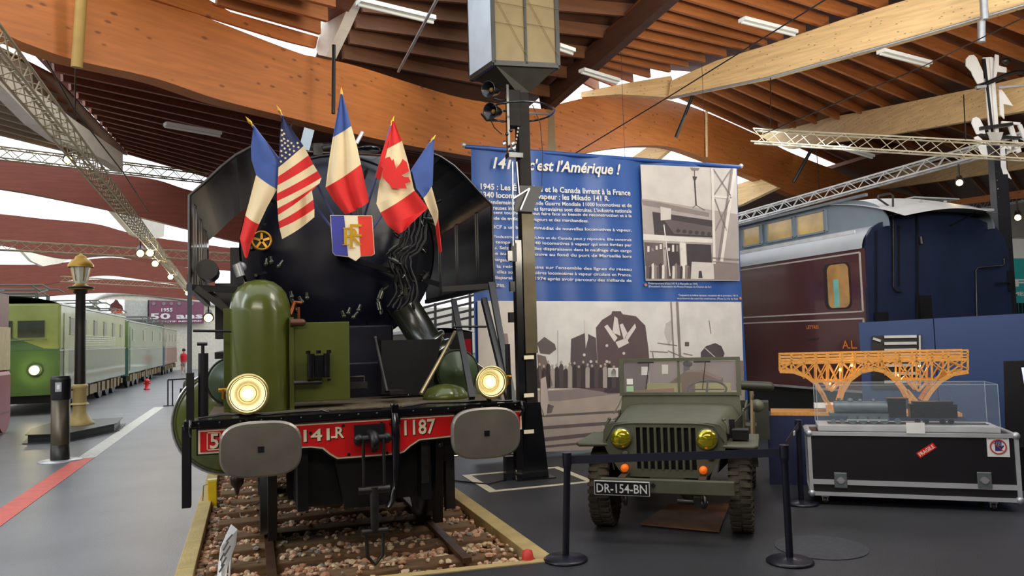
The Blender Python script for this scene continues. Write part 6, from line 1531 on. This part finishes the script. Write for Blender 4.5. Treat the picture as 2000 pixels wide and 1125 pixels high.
# ================================================================== LEFT SIDE: ENGINES, STREET LAMP, BIN
LGR = mat('pale_green_engine', (142, 152, 80), .3, 0, .15, 2, coat=.4); FGR = mat('front_green', (72, 102, 52), .3, 0, .12, 2, coat=.3)
SGR = mat('lower_green', (86, 102, 62), .3, 0, .15, 2, coat=.4); WIN = mat('dark_glass', (58, 66, 54), .08, 0, .1, coat=.6); SILV = mat('silver_trim', (200, 204, 196), .3, .6)
XR = -4.7; XL = -7.4
def engine(nm, label, y0, y1, zr, up_m, lo_m, fr_m, nwin, louv, lamp=True):
    e = thing(nm, label, 'locomotive', ((XR+XL)/2, (y0+y1)/2, 0))
    zb, zm = .62, .62+(zr-.62)*.46
    # body section with rounded roof shoulders, ends slightly raked
    def sec(z0, z1, m, name):
        mb = MB().bb(XL, XR, y0+.12, y1-.12, z0, z1); return mb.build(name, m, e, bevel=.06 if z1 >= zr else 0)
    sec(zb, zm, lo_m, 'lower_body'); sec(zm, zr, up_m, 'upper_body')
    rf = MB(); n = 12
    def rfn(u, v): x = XL+.02+(XR-XL-.04)*u; return (x, y0+.1+(y1-y0-.2)*v, zr-.02+.22*math.sin(PI*u)**.7)
    rf.grid(rfn, 20, 2).build('roof', mat('engine_roof_grey', (150, 156, 140), .4, 0, .15), e)
    MB().bar((XR+.01, y0+.1, zr-.02), (XR+.01, y1-.1, zr-.02), .04, .05).build('roof_gutter', SILV, e)
    MB().bar((XR+.01, y0+.1, zm), (XR+.01, y1-.1, zm), .03, .03).build('waist_band', SILV, e)
    f_ = MB(); f_.prism([(XL, y0+.0, zm-.1), (XR, y0+.12, zm-.1), (XR-.05, y0+.25, zr-.05), (XL+.05, y0+.22, zr-.05)], (0, .1, 0)); f_.prism([(XL, y0, zb-.1), (XR, y0+.1, zb-.1), (XR, y0+.12, zm), (XL, y0, zm)], (0, .12, 0)); f_.build('front', fr_m, e)
    if louv:
        for k in range(3):
            MB().bb(XL+.3+k*.72, XL+.9+k*.72, y0+.09, y0+.16, zm+.35, zr-.45).build('front_window', WIN, e)
        mb = MB()
        for i in range(5): z = zm+.12+i*.07; mb.bar((XR+.012, y0+2.2, z), (XR+.012, y1-2.6, z), .02, .02)
        mb.build('louvre', mat('pale_louvre', (214, 216, 196), .4), e)
        mb = MB().tube([(XL, y0-.02, zm+.05), (XL+1, y0-.02, zm+.25), (XR-.3, y0+.06, zm+.3)], .02); mb.build('moustache_band', SGR, e)
        for x in (XR-.55, XL+.55):
            h = MB().lathe([(.13, .1), (.14, 0), (.12, -.03)], (x, y0-.02, zb+.55), (0, 1, 0), 24).build('front_lamp', SILV, e)
            MB().sphere((x, y0-.0, zb+.55), .115, sc=(1, .4, 1)).build('lamp_glass', mat('lit_front_lamp', (255, 236, 170), .2, 0, 0, emit=5), h)
            light('front_lamp_light', 'POINT', (x, y0-.2, zb+.55), 8, (1, .85, .5), .08)
    for i in range(nwin):
        y = y0+1.5+i*(y1-y0-2.6)/max(1, nwin-1)
        w = MB().bb(XR-.01, XR+.012, y-.28, y+.28, zr-.78, zr-.36).build('side_window', WIN, e)
        MB().bar((XR+.015, y-.3, zr-.34), (XR+.015, y+.3, zr-.34), .02, .03).bar((XR+.015, y-.3, zr-.80), (XR+.015, y+.3, zr-.80), .02, .03).build('window_frame', LGR if up_m is LGR else SILV, w)
    d = MB().bb(XR-.01, XR+.014, y0+.5, y0+1.0, zb+.1, zr-.25).build('cab_door', up_m, e)
    MB().bar((XR+.03, y0+.46, zb+.2), (XR+.03, y0+.46, zr-.6), .015, .015, (0, 1, 0)).build('grab_handle', SILV, d)
    MB().bb(XL+.2, XR-.12, y0+.4, y1-.4, .3, zb).build('underframe', BLKM, e)
    mb = MB(); rr = random.Random(int(y0))
    y = y0+.9
    while y < y1-.6:
        mb.box((XR-.06, y, .42), (.12, rr.uniform(.25, .6), rr.uniform(.18, .34))); y += rr.uniform(.55, .9)
    mb.build('bogie_gear', mat('oily_brass_brown', (112, 96, 58), .5, .3, .3), e)
    y = y0+1.5
    k = 0
    while y < y1-1:
        MB().cyl((XR-.30, y, .5), (XR-.18, y, .5), .5, n=24).build('wheel', BLKM, e); y += 1.35 if k % 3 != 2 else 2.6; k += 1
    # pantograph and roof gear
    for yy in (y0+1.6, y1-1.8):
        mb = MB(); z0 = zr+.2; xm = (XL+XR)/2
        mb.cyl((xm-.6, yy-.6, z0+.12), (xm+.6, yy-.6, z0+.12), .03); mb.cyl((xm-.6, yy+.6, z0+.12), (xm+.6, yy+.6, z0+.12), .03)
        for sx in (-.6, .6): mb.cyl((xm+sx, yy-.6, z0+.12), (xm+sx*.9, yy+.9, z0+.3), .022); mb.cyl((xm+sx, yy+.6, z0+.12), (xm+sx*.9, yy-.9, z0+.3), .022); mb.cyl((xm+sx, yy-.6, z0-.05), (xm+sx, yy-.6, z0+.12), .05); mb.cyl((xm+sx, yy+.6, z0-.05), (xm+sx, yy+.6, z0+.12), .05)
        for s_ in (-.9, .9): mb.tube([(xm-.95, yy+s_, z0+.22), (xm-.8, yy+s_, z0+.32), (xm+.8, yy+s_, z0+.32), (xm+.95, yy+s_, z0+.22)], .025)
        mb.build('pantograph', mat('dull_pantograph', (96, 98, 92), .5, .3), e)
    return e
engine('electric_locomotive', 'pale green electric locomotive with white louvres and a lit front lamp', 22.5, 33.6, 2.9, LGR, SGR, FGR, 6, True)
engine('electric_locomotive', 'darker green electric locomotive standing behind the pale green one', 34.2, 47.2, 2.78, mat('mid_green_engine', (108, 130, 82), .3, 0, .15, 2, coat=.4), mat('blue_green_lower', (96, 120, 96), .3, 0, .15, 2, coat=.4), mat('teal_front', (70, 110, 96), .3), 4, False)
engine('electric_locomotive', 'grey-brown locomotive, farthest of the line on the left', 47.9, 56, 2.75, mat('grey_beige_engine', (156, 150, 128), .35, 0, .15, 2), mat('rusty_red_lower', (128, 84, 66), .4, 0, .2, 2), mat('blue_grey_front', (96, 116, 140), .35), 4, False)
# red and cream engine cut by the left edge
re = thing('red_locomotive', 'red and cream locomotive end cut off by the left picture edge', 'locomotive', (-6.1, 17.5, 0))
REDL = mat('dull_red_paint', (150, 34, 40), .35, 0, .15, 3)
P = [GY(-60, 560, 18.8), GY(14, 566, 18.8)]
yR = 18.6; e2_ = lambda x, y: GY(x, y, yR)
MB().bb(-7.6, e2_(24, 700).x, 15.5, yR, .35, e2_(10, 722).z).build('lower_body', REDL, re, bevel=.1)
MB().bb(-7.6, e2_(20, 700).x, 15.5, yR, e2_(10, 722).z, e2_(10, 640).z).build('waist', mat('cream_waist', (206, 190, 142), .5), re)
MB().bb(-7.6, e2_(16, 700).x, 15.5, yR, e2_(10, 640).z, e2_(10, 575).z).build('upper_body', mat('brown_red_upper', (120, 66, 48), .4, 0, .2), re)
MB().bb(-7.6, e2_(16, 560).x+.01, 15.5, yR+.02, e2_(10, 625).z, e2_(10, 588).z).build('window', mat('grey_window', (120, 128, 128), .2), re)
MB().grid(lambda u, v: (e2_(20, 570).x-2.4*u, yR-3*v, e2_(10, 575).z+.16*math.sin(PI*(u*.5))), 10, 2).build('roof', mat('engine_roof_grey', (150, 156, 140), .4), re)
MB().cyl((e2_(12, 780).x, yR-.4, .42), (e2_(12, 780).x+.08, yR-.4, .42), .4, n=24).build('wheel', REDL, re)
MB().bb(-7.4, -5.2, 15.7, yR-.1, .05, .4).build('underframe', BLKM, re)

# street lamp
CST = mat('cream_cast_iron', (196, 172, 108), .45, 0, .15, 6); PBK = mat('lamp_post_dark', (38, 36, 30), .4, .1, .2, 4)
sx_, sy_ = -3.28, 17.5
sl_ = thing('street_lamp', 'old street lamp with gilt lantern top and cream cast foot on a black platform', 'street lamp', (sx_, sy_, 0))
LY = lambda x, y: GY(x, y, sy_)
zz = lambda y: LY(150, y).z
MB().lathe([(.27, .16), (.27, .20), (.22, .24), (.16, .34), (.125, .42), (.12, zz(760)), (.15, zz(758)), (.15, zz(752)), (.1, zz(750))], (sx_, sy_, 0), (0, 0, 1), 28).build('cast_foot', CST, sl_)
MB().lathe([(.105, zz(752)), (.095, zz(640)), (.09, zz(575)), (.13, zz(572)), (.13, zz(566)), (.24, zz(564)), (.25, zz(561)), (.12, zz(558))], (sx_, sy_, 0), (0, 0, 1), 24).build('post', PBK, sl_)
lt = MB().lathe([(.10, zz(556)), (.13, zz(548)), (.19, zz(522))], (sx_, sy_, 0), (0, 0, 1), 6, False).build('lantern_glass', mat('milky_lantern_glass', (214, 214, 200), .25, 0, .05), sl_)
MB().lathe([(.25, zz(566)), (.08, zz(553)), (.05, zz(550))], (sx_, sy_, 0), (0, 0, 1), 20).build('collar', mat('ochre_gilt', (180, 140, 50), .4, .5), sl_)
MB().lathe([(.24, zz(522)), (.24, zz(518)), (.17, zz(508)), (.12, zz(506)), (.10, zz(501)), (.04, zz(498)), (0, zz(494))], (sx_, sy_, 0), (0, 0, 1), 20).build('lantern_top', mat('ochre_gilt', (180, 140, 50), .4, .5), sl_)
mb = MB()
for i in range(6):
    a = 2*PI*i/6; mb.bar((sx_+.13*math.cos(a), sy_+.13*math.sin(a), zz(549)), (sx_+.19*math.cos(a), sy_+.19*math.sin(a), zz(522)), .014, .014)
mb.build('lantern_frame', mat('ochre_gilt', (180, 140, 50), .4, .5), lt)
MB().lathe([(.17, zz(790)), (.14, zz(786))], (sx_, sy_, 0), (0, 0, 1), 20).build('moulding', CST, sl_)
pf_ = [(-4.02, 17.2), (-3.85, 16.1), (-3.2, 15.9), (-2.62, 17.3), (-2.70, 18.6), (-3.9, 18.6)]
lp = thing('lamp_platform', 'black angular platform with pale rim under the street lamp', 'platform', (-3.3, 17.2, 0))
MB().prism([(x, y, 0) for x, y in pf_], (0, 0, .15)).build('plinth', mat('black_platform', (22, 24, 26), .4), lp)
cx_, cy_ = sum(p[0] for p in pf_)/6, sum(p[1] for p in pf_)/6
MB().prism([(cx_+(x-cx_)*1.06, cy_+(y-cy_)*1.06, .15) for x, y in pf_], (0, 0, .012)).build('rim', mat('dark_platform_top', (60, 62, 60), .4), lp)
MB().prism([(cx_+(x-cx_)*1.12, cy_+(y-cy_)*1.12, .004) for x, y in pf_], (0, 0, .012)).build('foot_strip', mat('dark_platform_top', (60, 62, 60), .4), lp)
# bin
bx, by = -2.75, 13.3
bi = thing('standing_ashtray', 'round waist-high bin with black top, steel badge and brown middle', 'bin', (bx, by, 0))
Bz = lambda y: GY(116, y, by).z
MB().lathe([(.13, .02), (.13, Bz(868)), (.12, Bz(868))], (bx, by, 0), (0, 0, 1), 28).build('lower_body', PBK, bi)
MB().lathe([(.128, Bz(868)), (.128, Bz(778)), (.12, Bz(778))], (bx, by, 0), (0, 0, 1), 28).build('middle_body', mat('brown_steel', (96, 88, 74), .35, .6, .12, 4), bi)
MB().lathe([(.135, Bz(779)), (.14, Bz(742)), (.13, Bz(735)), (0, Bz(734))], (bx, by, 0), (0, 0, 1), 28).build('top', BLKM, bi)
c = GY(114, 756, by-.14); MB().box(c, (.085, .01, .14)).build('badge', GALV, bi); MB().box(c-V((0, .006, 0)), (.04, .006, .07)).build('badge_panel', WHITE, bi)
MB().lathe([(0, 0), (.30, 0), (.30, .012), (.14, .02), (0, .02)], (bx, by, 0), (0, 0, 1), 32).build('base_plate', ALU, bi)
# red bollards, low barrier, cannon-like grey thing, person, far panels
rb_ = thing('red_bollard', 'small red hydrant-like post on the floor beside the second green engine', 'post', tuple(GZ(287, 761)))
c = GZ(287, 761); MB().lathe([(0, 0), (.12, 0), (.12, .04), (.07, .06), (.07, .30), (.1, .31), (.1, .36), (.05, .42), (0, .43)], c, (0, 0, 1), 16).build('body', REDP, rb_)
MB().cyl(c+V((-.13, 0, .25)), c+V((.13, 0, .25)), .04).build('outlet', REDP, rb_)
g0 = GZ(328, 793); D_ = (g0-CAM).dot(FW); lbz = GD(330, 742, D_).z
lb_ = thing('low_barrier', 'black low frame barrier at the end of the white floor line', 'barrier', tuple(g0))
for dx in (0, .12): MB().bar(g0+V((dx, 0, 0)), g0+V((dx, 0, lbz)), .035, .035, (0, 1, 0)).build('post', BLKM, lb_)
MB().bar(g0+V((0, 0, lbz)), g0+V((.75, .3, lbz)), .04, .04).build('top_rail', BLKM, lb_)
MB().box(g0+V((.06, 0, .012)), (.36, .2, .02)).build('foot', BLKM, lb_)
q = GZ(350, 792); ex2 = thing('wheel_exhibit', 'grey-green curved machine part standing behind the low barrier', 'exhibit', tuple(q))
MB().lathe([(.1, -.15), (.3, -.15), (.36, -.1), (.36, .1), (.3, .15), (.1, .15)], q+V((.25, .6, .36)), (1, .3, 0), 24).build('drum', mat('grey_green_metal', (92, 94, 80), .4, .4, .3), ex2)
MB().cyl(q+V((0, .5, .36)), q+V((.5, .7, .36)), .1).box(q+V((.2, .6, .03)), (.4, .4, .06)).build('axle', DSTEEL, ex2)
# person in red, far down the hall
pg = GZ(359, 731); 
pe = thing('person', 'distant person in a red jacket and pale trousers walking down the aisle', 'person', tuple(pg))
h = 1.5
me = bpy.data.meshes.new('body'); J = {'pel': (0, 0, .50), 'chest': (0, 0, .70), 'neck': (0, 0, .84), 'head': (0, -.01, .93), 'kl': (-.05, -.03, .27), 'fl': (-.06, .02, .03), 'tl': (-.06, -.07, .02), 'kr': (.05, .03, .27), 'fr': (.06, .06, .03), 'tr': (.06, -.02, .02), 'sl': (-.10, 0, .79), 'el': (-.13, .02, .63), 'hl': (-.12, -.05, .50), 'sr': (.10, 0, .79), 'er': (.13, .03, .63), 'hr': (.12, -.03, .50)}
ks = list(J); E_ = [('pel', 'chest'), ('chest', 'neck'), ('neck', 'head'), ('pel', 'kl'), ('kl', 'fl'), ('fl', 'tl'), ('pel', 'kr'), ('kr', 'fr'), ('fr', 'tr'), ('chest', 'sl'), ('sl', 'el'), ('el', 'hl'), ('chest', 'sr'), ('sr', 'er'), ('er', 'hr')]
rad = dict(pel=.075, chest=.085, neck=.034, head=.062, kl=.038, kr=.038, fl=.024, fr=.024, tl=.022, tr=.022, sl=.04, sr=.04, el=.028, er=.028, hl=.02, hr=.02)
me.from_pydata([tuple(V(J[k])*h) for k in ks], [(ks.index(a), ks.index(b)) for a, b in E_], []); 
bo_ = bpy.data.objects.new('body', me); COL.objects.link(bo_); bo_.parent = pe
md = bo_.modifiers.new('skin', 'SKIN'); 
for i, k in enumerate(ks): me.skin_vertices[0].data[i].radius = (rad[k]*h,)*2; me.skin_vertices[0].data[i].use_root = (k == 'pel')
bo_.modifiers.new('sub', 'SUBSURF').levels = 1; me.materials.append(mat('skin_tone', (196, 150, 120), .6))
MB().lathe([(.0, .84*h), (.10*h, .80*h), (.115*h, .7*h), (.10*h, .55*h), (.11*h, .48*h)], pg, (0, 0, 1), 14).cyl(pg+V((-.13, .0, .63))*1, pg+V((-.12, 0, .5)), .05).build('jacket', mat('red_jacket', (206, 30, 44), .8), pe)
MB().lathe([(.105*h, .52*h), (.10*h, .45*h), (.02*h, .42*h)], pg, (0, 0, 1), 12).cyl(pg+V((-.05*h, 0, .46*h)), pg+V((-.06*h, .01, .05*h)), .05*h, .035*h).cyl(pg+V((.05*h, 0, .46*h)), pg+V((.06*h, .05, .05*h)), .05*h, .035*h).build('trousers', mat('pale_trousers', (200, 196, 190), .8), pe)
MB().sphere(pg+V((0, .01, .955*h)), .066*h, 10, 8).build('hair', mat('dark_hair', (50, 36, 30), .8), pe)
# far end of the hall: pale pavilion with windows and purple poster
FD = 58.0
Fq = lambda x, y, o=0: GY(x, y, FD-o)
pv = thing('pavilion', 'cream pavilion front with arched top and windows at the far end of the hall', 'building', tuple(V((Fq(280, 700).x, FD, 0))))
out = [(180, 735), (180, 590)]+curve([(180, 590), (205, 577), (240, 573), (300, 576), (370, 586), (420, 596)])+[(420, 735)]
MB().prism([V((Fq(x, y).x, FD, max(0, Fq(x, y).z))) for x, y in out], (0, .3, 0)).build('front_wall', mat('cream_wall', (226, 220, 204), .7), pv)
mb = MB()
P = curve([(180, 590), (205, 577), (240, 573), (300, 576), (370, 586), (420, 596)])
mb.tube([Fq(x, y, .1) for x, y in P], .14, 6); mb.build('cornice', mat('pale_grey_trim', (200, 200, 190), .6), pv)
for (x0, x1) in ((190, 206), (208, 243)):
    w = MB().prism([Fq(x0, 612, .1), Fq(x1, 612, .1), Fq(x1, 586, .1), Fq(x0, 585, .1)], (0, .05, 0)).build('window', mat('bright_window', (240, 242, 250), .3, emit=.5), pv)
mb = MB().use(mat('dark_red_tree', (96, 44, 40), .7)); mb.prism([Fq(x, y, .4) for x, y in ((213, 606), (216, 594), (222, 590), (225, 585), (229, 586), (232, 592), (238, 597), (240, 606))], (0, .2, 0))
mb.use(mat('orange_red', (210, 90, 50), .6)); mb.prism([Fq(x, y, .5) for x, y in ((217, 612), (218, 603), (236, 603), (239, 612))], (0, .2, 0)); tr_ = mb.build('window_display', None, pv)
mb = MB(); mb.prism([Fq(x, y, .2) for x, y in ((245, 632), (245, 586), (288, 588), (288, 632))], (0, .1, 0)); mb.build('grey_bay', mat('grey_white_bay', (190, 192, 184), .6), pv)
MB().prism([Fq(x, y, .3) for x, y in ((289, 634), (289, 586), (292, 586), (292, 634))], (0, .1, 0)).build('dark_post', BLKM, pv)
po = thing('anniversary_poster', 'purple poster with large white 50 ans lettering at the far end', 'poster', tuple(Fq(345, 632, .5)))
MB().prism([Fq(x, y, .5) for x, y in ((291, 632), (291, 586), (398, 590), (398, 632))], (0, .05, 0)).build('sheet', mat('poster_purple', (128, 78, 100), .6, 0, .1), po)
mb = MB(); PW = mat('poster_white', (232, 226, 230), .6)
def ft(s, x0, x1, yb, yt, bold=.03): 
    a, b, c = Fq(x0, yb, .56), Fq(x1, yb, .56), Fq(x0, yt, .56); textmb(mb, s, a, (1, 0, 0), (0, 0, 1), b.x-a.x, c.z-a.z, PW, 0, bold=bold)
ft('50 ans', 293, 396, 624, 612); ft('1955', 315, 337, 609, 602); ft('OBJECTIF RECORD', 296, 394, 631, 627)
mb.build('lettering', None, po)
mb = MB()
for x in (300, 320, 335, 350, 375): mb.cyl(Fq(x, 593, .56), Fq(x, 593, .55), .12, n=10)
mb.build('pictures', mat('poster_grey', (140, 130, 132), .6), po)
